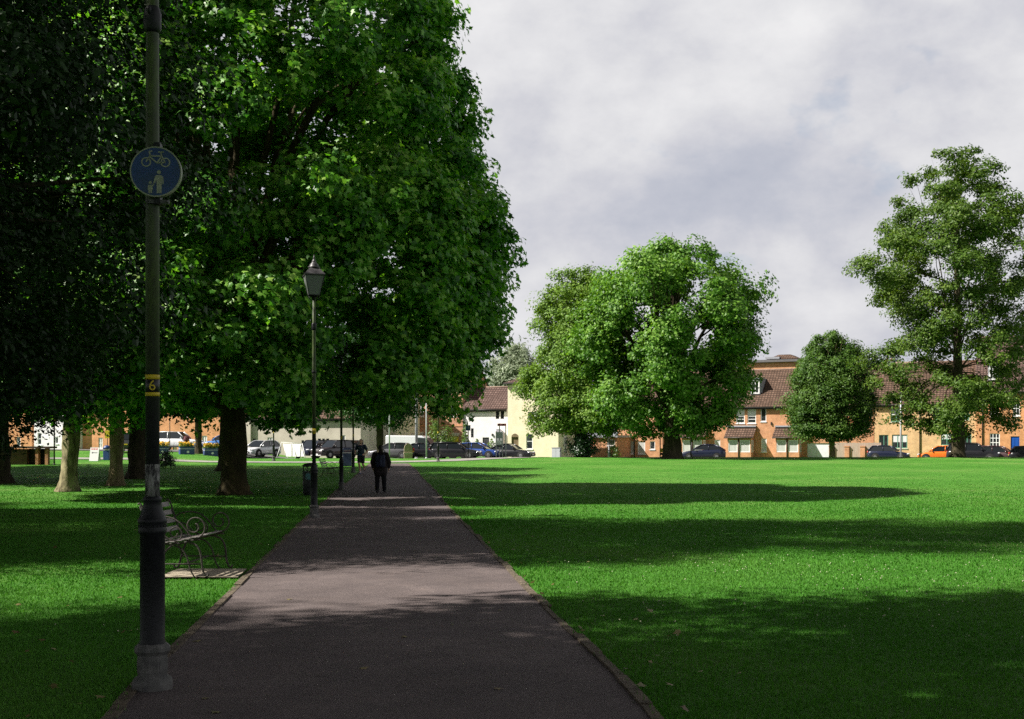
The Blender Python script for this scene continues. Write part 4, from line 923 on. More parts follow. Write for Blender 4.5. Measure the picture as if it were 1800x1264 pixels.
    tr.box(-.42*L*.5, .4*L*.5, -hw*1.002, hw*1.002, st[3][1]+.02, st[3][1]+.1)
    if rails:
        for sg in (-1, 1): tr.tube([(rf-.1, sg*wt_f*.95, H+.03), (rr+.1, sg*wt_r*.95, H+.02)], .02, 6)
    tr.build('trim', trim_m, r)
    zh = (st[-3][2]+st[-2][2])/2 - .05
    for sg in (-1, 1):
        MB().ell((L*.462, sg*hw*.68, zh), (.16, .2, .085), 12, 8).build('headlight', head_m, r)
        MB().ell((-L*.478, sg*hw*.74, st[1][2]-.06), (.1, .13, .13), 10, 8).build('tail_light', tail_m, r)
        MB().ell((bf-.28, sg*(wb+.1), zb+.08), (.07, .11, .075), 8, 6).build('mirror', pm_, r)
    MB().box(L*.5+.008, L*.5+.024, -.26, .26, .36, .47).build('number_plate', plate_w, r)
    zpl = .62 if kind in ('hatch','estate','suv','coupe') else .6
    MB().box(-L*.5-.03, -L*.5+.02, -.26, .26, zpl, zpl+.11).build('number_plate', rear_plate, r)
    return r
def car(label, px, Y, hd, kind, pm_, dz=0, **kw):
    p = at(px, Y); p.z += .05 + dz
    return make_car('parked_car', label, p, R(hd), kind, pm_, **kw)
white_p = paint('white_paint', (.74, .75, .78)); black_p = paint('black_paint', (.012, .012, .016)); navy_p = paint('navy_paint', (.012, .016, .04)); grey_p = paint('grey_paint', (.1, .1, .11))
blue_p = paint('blue_paint', (.02, .06, .26)); lblue_p = paint('light_blue_paint', (.05, .16, .42)); orange_p = paint('orange_paint', (.75, .17, .02)); brown_p = paint('brown_black_paint', (.03, .022, .024)); silver_p = paint('silver_paint', (.34, .34, .37)); maroon_p = paint('maroon_paint', (.06, .035, .04)); dred = paint('dark_red_roof', (.12, .02, .02))
car('white hatchback parked facing the park in front of the long beige building', 458, 107, -118, 'hatch', white_p)
car('dark blue car half hidden between the white goal frame and the dark pickup', 552, 111, -112, 'suv', navy_p)
car('grey hatchback parked sideways behind the walking person', 688, 108, 172, 'hatch', grey_p)
car('dark saloon parked in front of the white van', 746, 109.5, -6, 'saloon', black_p)
car('dark grey car just showing between the saloon and the estate', 774, 114, 176, 'hatch', grey_p)
car('black estate car parked behind the far lamp post', 801, 109, -10, 'estate', black_p, rails=True)
car('bright blue hatchback parked in front of the white cottage', 842, 112, -18, 'hatch', blue_p)
car('black saloon with red tail lights and yellow plate by the notice frame', 897, 113, -22, 'saloon', black_p)
car('black coupe style car parked right of the plane tree trunk', 1236, 122, 170, 'coupe', navy_p)
car('dark navy hatchback parked in front of the green framed windows', 1562, 118, -22, 'hatch', navy_p)
car('bright orange hatchback parked left of the tall tree trunk', 1652, 112.5, 160, 'hatch', orange_p)
car('black suv with roof rails parked behind the tall tree trunk', 1712, 108, -26, 'suv', black_p, rails=True)
car('dark car whose windscreen shows behind the black suv', 1733, 113, -30, 'hatch', maroon_p)
car('maroon hatchback with bright headlight parked left of the blue door', 1757, 107.5, -34, 'hatch', maroon_p)
car('black car cut off at the right edge of the view', 1816, 105, -22, 'hatch', black_p)
car('white car with a dark red roof behind the flower planters', 312, 112, -8, 'suv', white_p, roofm_=dred)
car('light blue car parked behind the right hand flower planter', 394, 112, 176, 'hatch', lblue_p)
car('dark car seen from behind between the two pale tree trunks', 228, 104, 97, 'suv', paint('dark_grey_paint', (.05,.052,.055)))
# pickup
pk = car('dark brown pickup truck with a canopy parked facing the park', 588, 110, -128, 'suv', brown_p)
pk.name = 'pickup_truck'; pk['category'] = 'pickup truck'
L, Wd, H = KINDS['suv'][:3]
mb = MB(); hw = Wd/2
mb.box(-.5*L-.75, -.36*L, -hw*.93, hw*.93, .5, 1.12).box(-.5*L-.72, -.33*L, -hw*.82, hw*.82, 1.12, 1.7)
mb.build('canopy', brown_p, pk, .06)
mb = MB().box(-.5*L-.55, -.38*L, -hw*.825, hw*.825, 1.2, 1.58).build('canopy_window', car_glass, pk)
MB().box(L*.5, L*.5+.05, -hw*.7, hw*.7, .28, .36).box(L*.485, L*.5+.03, -hw*.42, hw*.42, .78, .83).build('bumper_strip', paint('chrome', (.6,.6,.6)), pk)
# white van
p = at(728, 115.5); van = thing('white_van', (p.x, p.y, p.z+.05), R(-14), 'white van with a roof rack parked in front of the orange brick house', 'van')
mb = MB(); prof = [(-2.6,.35),(2.45,.35),(2.6,.5),(2.58,.95),(1.95,1.22),(1.35,1.95),(1.1,2.12),(-2.5,2.16),(-2.6,2.05)]
mb.prism(prof, -.95, .95); mb.build('body', white_p, van, .07)
MB().prism([(1.93,1.25),(1.4,1.9),(.55,1.95),(.55,1.25)], -.958, .958).build('window', car_glass, van)
wsn = MB().add([(1.99,-.8,1.24),(1.99,.8,1.24),(1.42,.72,1.94),(1.42,-.72,1.94)], [(0,1,2,3)]).build('windscreen', car_glass, van)
for x in (-1.6, 1.65):
    for sg in (-1, 1):
        w = MB().lathe([(.2,-.1),(.33,-.1),(.34,.0),(.33,.1),(.2,.1)], 20, c=(x, sg*.88, .34), axis='y').build('wheel', tyre_m, van)
        MB().lathe([(.03,-.11),(.2,-.1),(.2,.1),(.03,.11)], 14, c=(x, sg*.88, .34), axis='y').build('rim', rim_m, van)
mb = MB()
for x in (-2, -1, 0, .9): mb.tube([(x,-.8,2.3),(x,.8,2.3)], .025, 6).tube([(x,-.8,2.12),(x,-.8,2.3)], .02, 6).tube([(x,.8,2.12),(x,.8,2.3)], .02, 6)
mb.build('roof_rack', trim_m, van)
for sg in (-1, 1): MB().ell((2.52, sg*.72, .85), (.09,.16,.12), 10, 6).build('headlight', head_m, van); MB().ell((1.75, sg*1.05, 1.3), (.08,.1,.13), 8, 6).build('mirror', trim_m, van)

# ------------------------------------------------------------------ posts, signs and small street furniture
pale_pole = pmat('galvanised_pole', (.42, .43, .45), (.52, .53, .55), 5, .55, metal=.3); dark_pole = pmat('dark_pole', (.025, .022, .02), (.05, .045, .04), 5, .6)
def pole(name, label, px, Y, y_top, m, r_=.06, cat='post', rbase=None, top=None):
    p = at(px, Y); h = zpix(y_top, Y) - p.z; t = thing(name, p, 0, label, cat)
    rb = rbase or r_
    MB().lathe([(rb*1.0,-.1),(rb,.9 if rbase else h*.5),(r_,1.0 if rbase else h*.5+.01),(r_*.85,h),(r_*.4,h+.03)], 14).build('shaft', m, t)
    MB().lathe([(rb*1.7,-.05),(rb*1.7,.05),(rb*1.1,.09)], 14).build('base_collar', m, t)
    return t, h
pole('lamp_column', 'tall thin pale pole on the grass just right of the walker', 684.5, 92, 655, pale_pole, .05)
pole('lamp_column', 'thick pale grey column rising into the leaves in front of the van', 732, 112, 600, pale_pole, .13)
pole('lamp_column', 'thin pale pole between the dark saloon and the lamp with a pale foot', 749.5, 91, 690, pale_pole, .055)
pole('lamp_column', 'pale grey lamp column with a wider base left of the brick terrace', 1070.5, 101, 705, pale_pole, .055, rbase=.09)
pole('post', 'dark post in front of the left windows of the brick terrace', 1114.8, 99, 700, dark_pole, .05)
pole('post', 'thin dark post just right of the plane tree trunk by the black car', 1214.5, 99, 700, dark_pole, .05)
pole('post', 'pale grey pole in front of the green framed window', 1583.5, 112, 690, pale_pole, .085)
pole('post', 'grey pole beside the second pale trunk on the left', 216.5, 95, 735, pmat('grey_pole', (.2,.2,.2), (.26,.26,.26), 4, .6), .05)
pole('post', 'thin dark post standing by the left flower planter', 298.5, 84, 735, dark_pole, .03)
t, h = pole('post', 'thin dark post at the end of the brick shelter on the left', 95.5, 74, 690, dark_pole, .045)
MB().prism([(-.1,2.55),(.1,2.55),(.1,3.1),(-.1,3.1)], -.08, -.05).build('notice', yel_m, t)
t, h = pole('traffic_signal_post', 'post with grey signal head and yellow box left of the plane tree trunk', 1160.5, 100, 758, pmat('signal_grey', (.14,.14,.14), (.2,.2,.2), 4, .6), .045, 'signal')
MB().box(-.13,.13,-.12,.12,h-.05,h+.55).build('signal_head', pmat('signal_head_grey', (.25,.24,.25), rough=.6), t)
MB().box(-.02,.2,-.14,-.05,.62,.95).build('control_box', yel_m, t); MB().box(.02,.2,-.12,-.03,.38,.58).build('button_unit', trim_m, t)
MB().box(.16,.4,-.1,.1,h-.1,h+.45).ell((.28,-.1,h+.05),(.08,.06,.08),8,6).build('signal_lamp', trim_m, t)
p = at(823, 101); t = thing('parking_sign', p, R(-10), 'blue square parking sign on a dark pole in front of the white cottage', 'sign')
h = zpix(748, 101) - p.z; MB().lathe([(.045,-.1),(.045,h)], 12).build('pole', dark_pole, t)
h2 = zpix(757, 101) - p.z; MB().box(-.19,.21,-.075,-.05,h2,h2+.46).build('panel', blue_m, t)
pf = MB(); 
def xz(p_): return p_
pf.prism([(.0,h2+.1),(.035,h2+.1),(.035,h2+.36),(.0,h2+.36)], -.079, -.076)
ns = 14; vs = [(.03 + rr*math.cos(a_), h2+.28 + rr*math.sin(a_)) for rr in (.08,) for a_ in np.linspace(-math.pi/2, math.pi/2, ns)]
pf.prism(vs + [(.03 + .045*math.cos(a_), h2+.28 + .045*math.sin(a_)) for a_ in np.linspace(math.pi/2, -math.pi/2, ns)], -.079, -.076)
pf.build('lettering', white_m, t)
# notice frame
p = at(880, 99); t = thing('notice_board', p, R(-22), 'tall metal frame with a small red sign and pale panels by the black saloon', 'notice board')
sc = 99 / F; k = lambda y: zpix(y, 99) - p.z
def nx(px): return (px - 880) * sc
for (px, y0, yt) in ((871.5, -.03, 758), (883.5, -.03, 758), (875.8, .2, 744), (887.8, .2, 748)): MB().box(nx(px)-.035, nx(px)+.035, y0, y0+.06, -.1, k(yt)).build('post', pale_pole, t)
MB().box(nx(872.5),nx(889),.16,.2,k(748.8),k(744.6)).build('top_sign', pmat('maroon_sign', (.16,.03,.025), (.12,.02,.02), 5, .5), t)
MB().box(nx(872.2),nx(883),-.02,.01,k(771),k(759.5)).build('panel', pmat('grey_panel', (.3,.33,.34), (.36,.39,.4), 3, .4), t)
MB().box(nx(872.2),nx(883),-.02,.01,k(781),k(774)).build('panel', frame_w, t); MB().box(nx(872.2),nx(883),-.02,.01,k(785.2),k(783)).build('panel', trim_m, t)
mb = MB()
for y in (772.5, 782): mb.box(nx(871.5),nx(883.5),-.03,.02,k(y+.5),k(y-.5))
mb.build('rail', pale_pole, t)
# utility cabinet
p = at(978.5, 113); t = thing('utility_cabinet', p, R(-22), 'grey street cabinet standing against the corner of the cream house', 'cabinet')
MB().box(-.42,.42,-.2,.2,-.3,1.22).build('body', pmat('cabinet_grey', (.33,.37,.38), (.4,.43,.44), 3, .5), t, .015)
MB().box(-.4,-.01,-.215,-.202,.15,1.15).box(.01,.4,-.215,-.202,.15,1.15).build('door', pmat('cabinet_door', (.38,.42,.43), (.44,.47,.48), 3, .5), t); MB().box(-.45,.45,-.23,.23,1.222,1.27).build('lid', lead_m, t)
# round-topped stone marker
p = at(717.5, 103); t = thing('stone_marker', p, R(12), 'beige round topped board standing behind the grey hatchback', 'marker')
prof = [(-.36,-.2),(.36,-.2),(.36,.85)] + [(.36*math.cos(a_), .85+.5*math.sin(a_)) for a_ in np.linspace(.15, math.pi-.15, 12)] + [(-.36,.85)]
MB().prism([(x, z+.1) for x, z in prof], -.08, .08).build('slab', pmat('sandstone', (.34,.28,.18), (.42,.36,.25), 4, .9), t); MB().box(-.4,.4,-.12,.12,.58,.66).build('band', stone_m, t)
# white folding sign with red heading and arrow
p = at(164.5, 79); t = thing('folding_sign', p, R(-4), 'white folding pavement sign with red heading and black arrow', 'sign'); tw = .3
m1 = Matrix.Rotation(R(-14), 4, 'X'); m2 = Matrix.Translation((0,.44,0)) @ Matrix.Rotation(R(14), 4, 'X')
MB().box(-tw,tw,-.012,.012,0,.92,m1).build('front_panel', frame_w, t); MB().box(-tw,tw,-.012,.012,0,.92,m2).build('rear_panel', frame_w, t)
red_m = pmat('sign_red', (.6,.02,.02), rough=.5)
def tilt(dx, dz):
    return lambda co: m1 @ Vector((co.x+dx, -.015-co.z, co.y+dz))
hd = MB()
for i, (w_, h_) in enumerate(((.05,.1),(.04,.075),(.055,.09),(.035,.1),(.05,.08),(.045,.095))): hd.box(-.225+i*.075, -.225+i*.075+w_, -.016, -.013, .77, .77+h_, m1)
hd.build('lettering', red_m, t)
MB().prism([(-.2,.56),(-.1,.62),(-.1,.585),(.2,.575),(.2,.545),(-.1,.545),(-.1,.5)], -.016, -.013, m1).build('arrow', blackp_m, t)
# blue litter bin left
p = at(188, 80.5); t = thing('litter_bin', p, 0, 'blue domed bin on the pale path beside the second pale trunk', 'bin', 'litter bins')
MB().box(-.2,.2,-.2,.2,0,.72).build('body', pmat('bin_blue', (.025,.06,.19), (.035,.08,.23), 5, .45), t, .02)
MB().lathe([(.26,.74),(.25,.85),(.16,.97),(.04,1.0)], 16).build('hood', pmat('bin_blue_hood', (.02,.05,.16), rough=.4), t); MB().box(-.205,.205,-.206,-.202,.66,.7).build('trim', frame_w, t)
# yellow square sign
p = at(189, 98); t = thing('direction_sign', p, 0, 'yellow square sign on a thin post behind the second pale trunk', 'sign')
h = zpix(757, 98) - p.z; MB().lathe([(.03,-.1),(.03,h)], 10).build('pole', dark_pole, t); MB().box(-.19,.19,-.06,-.035,h-.62,h).build('panel', yel_m, t); MB().prism([(-.1,h-.4),(.02,h-.26),(.02,h-.35),(.1,h-.35),(.1,h-.44),(.02,h-.44),(.02,h-.53)], -.064, -.061).build('arrow', blackp_m, t)
# brick shelter
p = at(62, 74); t = thing('brick_shelter', p, 0, 'low shaded brick shelter with a timber beam under the trees at far left', 'shelter'); s0 = 74 / F
k = lambda px: (px - 62) * s0
shade_b = tiled('shaded_brick', (.14,.07,.04), (.2,.1,.055), (.1,.08,.06), .225, .075, .012)  # wall brick darkened to stand for the tree shade on it
MB().box(k(-40),k(46),.1,.5,-.2,.98).build('wall', shade_b, t)
for px in (65, 82): MB().box(k(px)-.09,k(px)+.09,-.05,.3,-.2,1.02).build('pier', brick_o, t)
MB().box(k(-45),k(96),-.12,.42,1.022,1.14).build('beam', pmat('timber_beam', (.06,.035,.02), (.1,.06,.035), 4, .8, stretch=(1,4,4)), t)
MB().box(k(46)+.005,k(80),.42,.5,-.2,1.0).build('back_board', pmat('black_board', (.02,.016,.012), (.035,.028,.02), 6, .8), t)
mb = MB()
for i in range(6): mb.tube([(k(84.5+1.9*i),.1,-.1),(k(84.5+1.9*i),.1,1.0)], .012, 6)
mb.build('railing', dark_pole, t)
# flower planters
pl_blue = pmat('planter_blue', (.03,.055,.16), (.04,.07,.19), 5, .5); pl_dark = pmat('planter_dark', (.015,.02,.035), (.02,.028,.045), 5, .5)
yflow = pmat('yellow_petal', (.75,.52,.02), (.7,.3,.02), 12, .7); rflow = pmat('purple_leaf', (.14,.04,.06), (.2,.07,.08), 9, .7)
def planter(px, Y, label, tall):
    p = at(px, Y); t = thing('flower_planter', p, R(24), label, 'planter', 'blue flower planters on the verge')
    MB().box(-.58,.58,-.42,.42,-.1,.62).build('box', pl_blue, t, .02); MB().box(-.585,.585,-.425,.425,.44,.47).build('trim', frame_w, t)
    for q in ((0,-.424,0),(1,0,0)):
        if q[0] == 0: MB().lathe([(.1,-.43),(.1,-.422)], 16, c=(.05,0,.2), axis='y').build('badge', frame_w, t)
        else: MB().lathe([(.1,.582),(.1,.59)], 16, c=(0,.0,.2), axis='x').build('badge', frame_w, t)
    rng = np.random.default_rng(int(px)); n = 420
    C = np.stack([rng.uniform(-.6,.6,n), rng.uniform(-.45,.45,n), .62 + rng.random(n)**1.5*.35], 1)
    leaves('foliage', M['shrub_leaf'], C, rng.normal(size=(n,3)) + [0,0,.6], .11+.06*rng.random(n), LEAF, rng, t)
    n = 190; C = np.stack([rng.uniform(-.62,.62,n), rng.uniform(-.48,.48,n), .74 + rng.random(n)*.3], 1)
    leaves('flowers', yflow, C, rng.normal(size=(n,3))*.6 + [0,-.5,.7], .1+.06*rng.random(n), MAPLE, rng, t)
    if tall:
        n = 130; a = rng.random(n)*6.28; hh = rng.random(n)
        C = np.stack([np.cos(a)*.36*hh, np.sin(a)*.3*hh, .9 + hh*.55], 1); leaves('centre_plant', rflow, C, np.stack([np.cos(a), np.sin(a), a*0+.2],1), .3+.1*rng.random(n), SLIM, rng, t, droop=-1.5)
planter(283, 99, 'blue planter of yellow flowers partly behind the nearest lamp post', False); planter(328, 98, 'blue planter with yellow flowers and a tall purple plant', True); planter(371, 99, 'blue planter of orange and yellow flowers left of the big plane trunk', False)
# white goal frame
Yg = 96.0; p = at(502, Yg); t = thing('goal_frame', p, 0, 'white net goal lying folded on the grass beside the white hatchback', 'goal'); s0 = Yg / F; k = lambda px: (px - 502) * s0; kz = lambda y: zpix(y, Yg) - p.z
net = MB().add([(k(496),.5,kz(780)),(k(527.5),.5,kz(780.5)),(k(535.5),-.2,kz(802.5)),(k(503.5),-.2,kz(802.5))], [(0,1,2,3)]); net.add([(v[0]+.01,v[1]+.03,v[2]) for v in net.v[:4]], [(3,2,1,0)])
net.build('net_panel', pmat('white_net', (.72,.71,.68), (.62,.61,.58), 14, .9), t)
mb = MB(); A = (k(492.5),.55,kz(777.5)); B_ = (k(529),.55,kz(779.5))
for a_, b_ in ((A,B_),(A,(k(488.5),-.5,kz(804.5))),(B_,(k(538.5),-.4,kz(804.5))),((k(496),.52,kz(780)),(k(503.5),-.22,kz(803))),((k(510.5),.52,kz(778.5)),(k(507.5),-.6,kz(805))),((k(527.5),.5,kz(780)),(k(521.5),-.6,kz(805.5))),((k(512),.5,kz(780)),(k(521.5),-.25,kz(803)))): mb.tube([a_, b_], .024, 6)
mb.build('frame', frame_w, t)
# shrubs and bushes
def shrub(label, px, Y, w, h, leaf, seed, n=1500, ls=.16, name='shrub', dz=0):
    p = at(px, Y); t = thing(name, (p.x, p.y, p.z+dz), 0, label, 'shrub'); rng = np.random.default_rng(seed)
    BC, P, N, tone = crown(rng, [(0.05,w*.7),(h*.35,w),(h*.7,w*.75),(h,w*.15)], 26, w*.38, n//26, shell=.6)
    leaves('foliage', M[leaf], P, N, ls*(.7+.6*rng.random(len(P))), LEAF, rng, t, rnd=tone); limbs(rng, .05, h*.6, .035, BC, 10).build('stem', M['dark_bark'], t)
    return t
shrub('pale green shrub growing in front of the yellow door', 785, 123, 1.6, 3.2, 'shrub_leaf', 31); shrub('brownish conical shrub against the orange brick house', 764, 123, 1.1, 4.3, 'shrub_leaf', 32)
shrub('leafy green plant left of the dark cottage door', 839, 123.5, .55, 1.9, 'shrub_leaf', 33, 500, .14); shrub('leafy green plant right of the dark cottage door', 864.5, 123.5, .6, 1.9, 'shrub_leaf', 34, 500, .14)
shrub('climbing plant at the left corner of the white cottage', 817, 125, .5, 3.6, 'shrub_leaf', 35, 700, .13); shrub('small bush at the left end of the brick terrace', 1079, 124, .8, 1.7, 'shrub_leaf', 36, 500, .14)
shrub('low dark shrub on the shaded grass right of the nearest lamp', 292, 71, .75, 1.0, 'ivy_leaf', 37, 900, .12)
shrub('wide dark ivy bush round the foot of the pale green tree', 1025, 95.5, 1.75, 2.0, 'ivy_leaf', 38, 4200, .16, 'ivy_bush')
# ------------------------------------------------------------------ people
def fused(name, m, caps, ells=(), voxel=.012, smooth_it=4, parent=None):
    """one continuous skin grown over tapered limbs"""
    mb = MB()
    for (p0, r0, p1, r1) in caps:
        p0, p1 = Vector(p0), Vector(p1)
        ts = [0, .25, .5, .75, 1]; mb.tube([p0.lerp(p1, t) for t in ts], [r0 + (r1-r0)*t for t in ts], 14)
        mb.ell(p0, (r0, r0, r0), 14, 9); mb.ell(p1, (r1, r1, r1), 14, 9)
    for (c, r_) in ells: mb.ell(c, r_, 18, 12)
    o = mb.build('tmp_body', m)
    q = o.modifiers.new('r', 'REMESH'); q.mode = 'VOXEL'; q.voxel_size = voxel
    q = o.modifiers.new('s', 'SMOOTH'); q.iterations = smooth_it; q.factor = .5
    dg = bpy.context.evaluated_depsgraph_get(); me = bpy.data.meshes.new_from_object(o.evaluated_get(dg))
    bpy.data.objects.remove(o)
    me.name = name; me.polygons.foreach_set('use_smooth', [True] * len(me.polygons)); me.materials.clear(); me.materials.append(m)
    o = bpy.data.objects.new(name, me); COL.objects.link(o); o.parent = parent
    return o
def hand(w, d, side, out, s=1.0):
    """wrist point, pointing direction, thumb side vector, palm normal -> palm, four unequal curled fingers and a thumb"""
    w, d, side, out = Vector(w), Vector(d).normalized(), Vector(side).normalized(), Vector(out).normalized()
    c = [(w, .026, w + d*.05, .028)]
    for a in (-.024, -.008, .008, .024): c.append((w + d*.03 + side*a*.7, .015, w + d*.085 + side*a, .0125))
    for a, L in ((-.026, .062), (-.009, .075), (.009, .08), (.026, .07)):
        b = w + d*.085 + side*a; m_ = b + d*L*.45 + out*L*.12; e = m_ + d*L*.35 + out*L*.38
        c += [(b, .0105, m_, .0098), (m_, .0098, e, .0085)]
    b = w + d*.025 + side*.026; m_ = b + side*.026 + d*.03 + out*.012; c += [(b, .014, m_, .0115), (m_, .0115, m_ + d*.032 + out*.012, .0095)]
    return c
skin_m = pmat('skin', (.42, .24, .17), (.5, .3, .22), 8, .55, .35); cloth_dark = pmat('dark_jacket', (.016, .012, .013), (.035, .027, .028), 14, .9, .2, bump=.3, bscale=60)
trouser_m = pmat('black_trousers', (.008, .008, .010), (.014, .014, .017), 14, .9, .2); shoe_m = pmat('dark_shoe', (.02, .02, .022), rough=.6); hair_d = pmat('dark_hair', (.02, .014, .01), (.035, .025, .018), 60, .6); hair_r = pmat('auburn_hair', (.12, .05, .02), (.2, .09, .04), 50, .6)
pack_m = pmat('navy_backpack', (.012, .015, .04), (.02, .024, .055), 18, .8); strap_m = pmat('dark_strap', (.012, .012, .016), rough=.8)
def head_ells(c, s=1.0, fwd=-1):
    c = Vector(c); f = fwd
    return [(c, (.076*s, .094*s, .112*s)), (c + Vector((0, f*.03, -.06))*s, (.055*s, .062*s, .058*s)), (c + Vector((0, f*.1, -.018))*s, (.013*s, .02*s, .026*s)), (c + Vector((0, f*.085, -.062))*s, (.026*s, .014*s, .009*s)),
            (c + Vector((.077, .008, -.01))*s, (.01*s, .02*s, .03*s)), (c + Vector((-.077, .008, -.01))*s, (.01*s, .02*s, .03*s)), (c + Vector((0, f*.083, .022))*s, (.05*s, .014*s, .012*s))]
# walker seen from behind (faces +y); local origin between the feet
p = G(669, 866)
wk = thing('person', p, R(4), 'person walking away on the path in a long dark jacket with a navy backpack', 'person')
hipL, hipR = (-.1, 0, .86), (.1, 0, .86)
kL, kR = (-.12, .03, .47), (.125, -.01, .47); aL, aR = (-.125, -.03, .09), (.14, .04, .09)
sL, sR = (-.2, 0, 1.36), (.2, 0, 1.36); eL, eR = (-.29, -.02, 1.1), (.3, .02, 1.1); wL, wR = (-.27, .06, .88), (.29, .08, .88)
body_caps = [(hipL,.09,kL,.062),(kL,.06,aL,.042),(hipR,.09,kR,.062),(kR,.06,aR,.042),(aL,.04,(-.13,.09,.04),.035),(aR,.04,(.16,.16,.04),.035),((0,0,.88),.14,(0,.0,1.1),.135),((0,0,1.1),.135,(0,.01,1.3),.15),(sL,.065,eL,.048),(eL,.045,wL,.03),(sR,.065,eR,.048),(eR,.045,wR,.03),((-.12,0,1.36),.08,(.12,0,1.36),.08),((0,.01,1.38),.06,(0,.035,1.5),.055)]
body_caps += hand(wL, (.02,.12,-1), (0,1,0), (1,0,0)) + hand(wR, (-.02,.12,-1), (0,1,0), (-1,0,0))
fused('body', skin_m, body_caps, head_ells((0,.055,1.59), 1.0, 1), .0085, 3, wk)
fused('jacket', cloth_dark, [((-.08,0,.74),.17,(-.07,0,1.1),.165),((.08,0,.74),.17,(.07,0,1.1),.165),((0,0,1.08),.18,(0,.01,1.3),.185),((-.13,0,1.33),.11,(.13,0,1.33),.11),(sL,.105,eL,.088),(eL,.086,(-.275,.04,.93),.062),(sR,.105,eR,.088),(eR,.086,(.293,.06,.93),.062),((0,.01,1.38),.09,(0,.02,1.45),.08)], (), .016, 5, wk)
fused('trousers', trouser_m, [((-.1,0,.84),.115,kL,.09),(kL,.088,(-.125,-.02,.09),.07),((.1,0,.84),.115,kR,.09),(kR,.088,(.138,.03,.09),.07),((-.08,0,.88),.13,(.08,0,.88),.13)], (), .015, 4, wk)
for (x, y0, y1) in ((-.128,-.07,.12),(.15,.0,.2)): fused('shoe', shoe_m, [((x,y0,.055),.05,(x+.01,y1-.05,.045),.042),((x+.01,y1-.05,.045),.042,(x+.015,y1,.04),.035)], (), .01, 3, wk)
fused('hair', hair_d, [], [((0,.04,1.625),(.088,.1,.098)),((0,-.0,1.575),(.08,.07,.085))], .01, 3, wk)
bpk = fused('backpack', pack_m, [((-.09,-.24,1.0),.09,(-.09,-.22,1.3),.085),((.09,-.24,1.0),.09,(.09,-.22,1.3),.085),((0,-.26,1.02),.1,(0,-.24,1.28),.09),((0,-.33,1.02),.06,(0,-.33,1.12),.06)], (), .014, 3, wk)
mb = MB()
for sg in (-1, 1): mb.tube(smooth([(sg*.1,-.25,1.36),(sg*.13,-.12,1.47),(sg*.14,.08,1.46),(sg*.13,.2,1.3),(sg*.15,.1,1.05),(sg*.14,-.18,.98)]), .02, 6)
mb.tube(smooth([(.28,-.1,1.0),(.36,-.12,.96),(.42,-.14,.9)]), .012, 5); mb.build('strap', strap_m, bpk)
# jogger facing the camera (faces -y); local origin on ground
p = at(634.5, 62.3)
jg = thing('person', p, R(-3), 'person jogging towards the camera in a dark T-shirt and black shorts', 'person')
hL, hR = (-.09,0,.93), (.09,0,.93)         # L = picture left
kL, kR = (-.075,-.12,.52), (.1,-.02,.5); aL, aR = (-.03,-.06,.1), (.13,.33,.33)
sL, sR = (-.19,0,1.47), (.19,0,1.47); eL, eR = (-.31,.06,1.22), (.335,.06,1.2); wL, wR = (-.29,-.14,1.08), (.21,-.16,1.03)
caps = [(hL,.088,kL,.06),(kL,.058,(-.055,-.03,.33),.056),((-.055,-.03,.33),.056,aL,.036),(hR,.088,kR,.06),(kR,.058,(.115,.14,.46),.056),((.115,.14,.46),.056,aR,.036),(aL,.036,(-.03,-.16,.04),.032),(aR,.036,(.135,.3,.22),.032),
        ((0,0,.96),.125,(0,0,1.2),.115),((0,0,1.2),.12,(0,0,1.4),.14),((-.12,0,1.47),.07,(.12,0,1.47),.07),(sL,.062,eL,.045),(eL,.044,wL,.03),(sR,.062,eR,.045),(eR,.044,wR,.03),((0,0,1.48),.055,(0,-.02,1.62),.052)]
caps += hand(wL, (.1,-1,-.25), (0,.2,1), (1,0,0)) + hand(wR, (-.35,-1,-.15), (0,.2,1), (-1,0,0))
bd_ = fused('body', skin_m, caps, head_ells((0,-.035,1.715), 1.0, -1), .0085, 3, jg)
shirt_m = pmat('navy_sport_shirt', (.008, .014, .03), (.012, .03, .05), 6, .8); shorts_m = pmat('black_shorts', (.006, .006, .009), (.01, .01, .014), 12, .85)
sh = fused('shirt', shirt_m, [((-.06,0,.98),.135,(-.05,0,1.2),.13),((.06,0,.98),.135,(.05,0,1.2),.13),((0,0,1.2),.155,(0,0,1.38),.165),((-.13,0,1.44),.095,(.13,0,1.44),.095),(sL,.088,(-.26,.035,1.32),.078),(sR,.088,(.275,.035,1.31),.078)], (), .014, 4, jg)
MB().box(-.1,-.05,-.168,-.16,1.37,1.385).box(.06,.1,-.17,-.16,1.36,1.4).build('chest_mark', white_m, sh); MB().box(-.1,.12,-.145,-.13,.99,1.03).build('hem_panel', pmat('teal_panel', (.02,.1,.2), (.02,.06,.12), 8, .8), sh)
fused('shorts', shorts_m, [((-.09,0,.92),.115,(-.08,-.07,.66),.1),((.09,0,.92),.115,(.1,-.01,.64),.1),((-.07,0,.96),.125,(.07,0,.96),.125)], (), .014, 4, jg)
fused('hair', hair_r, [], [((0,-.02,1.765),(.084,.092,.075)),((0,.02,1.72),(.084,.075,.085))], .01, 3, jg)
for x in (-.03, .03): MB().ell((x,-.122,1.722), (.011,.008,.008), 10, 6).build('eye', pmat('eye_dark', (.05,.03,.02), rough=.2) if 'eye_dark' not in bpy.data.materials else bpy.data.materials['eye_dark'], jg)
sho = pmat('running_shoe', (.03,.06,.16), (.1,.12,.2), 10, .6); sock = pmat('white_sock', (.6,.6,.6), rough=.8)
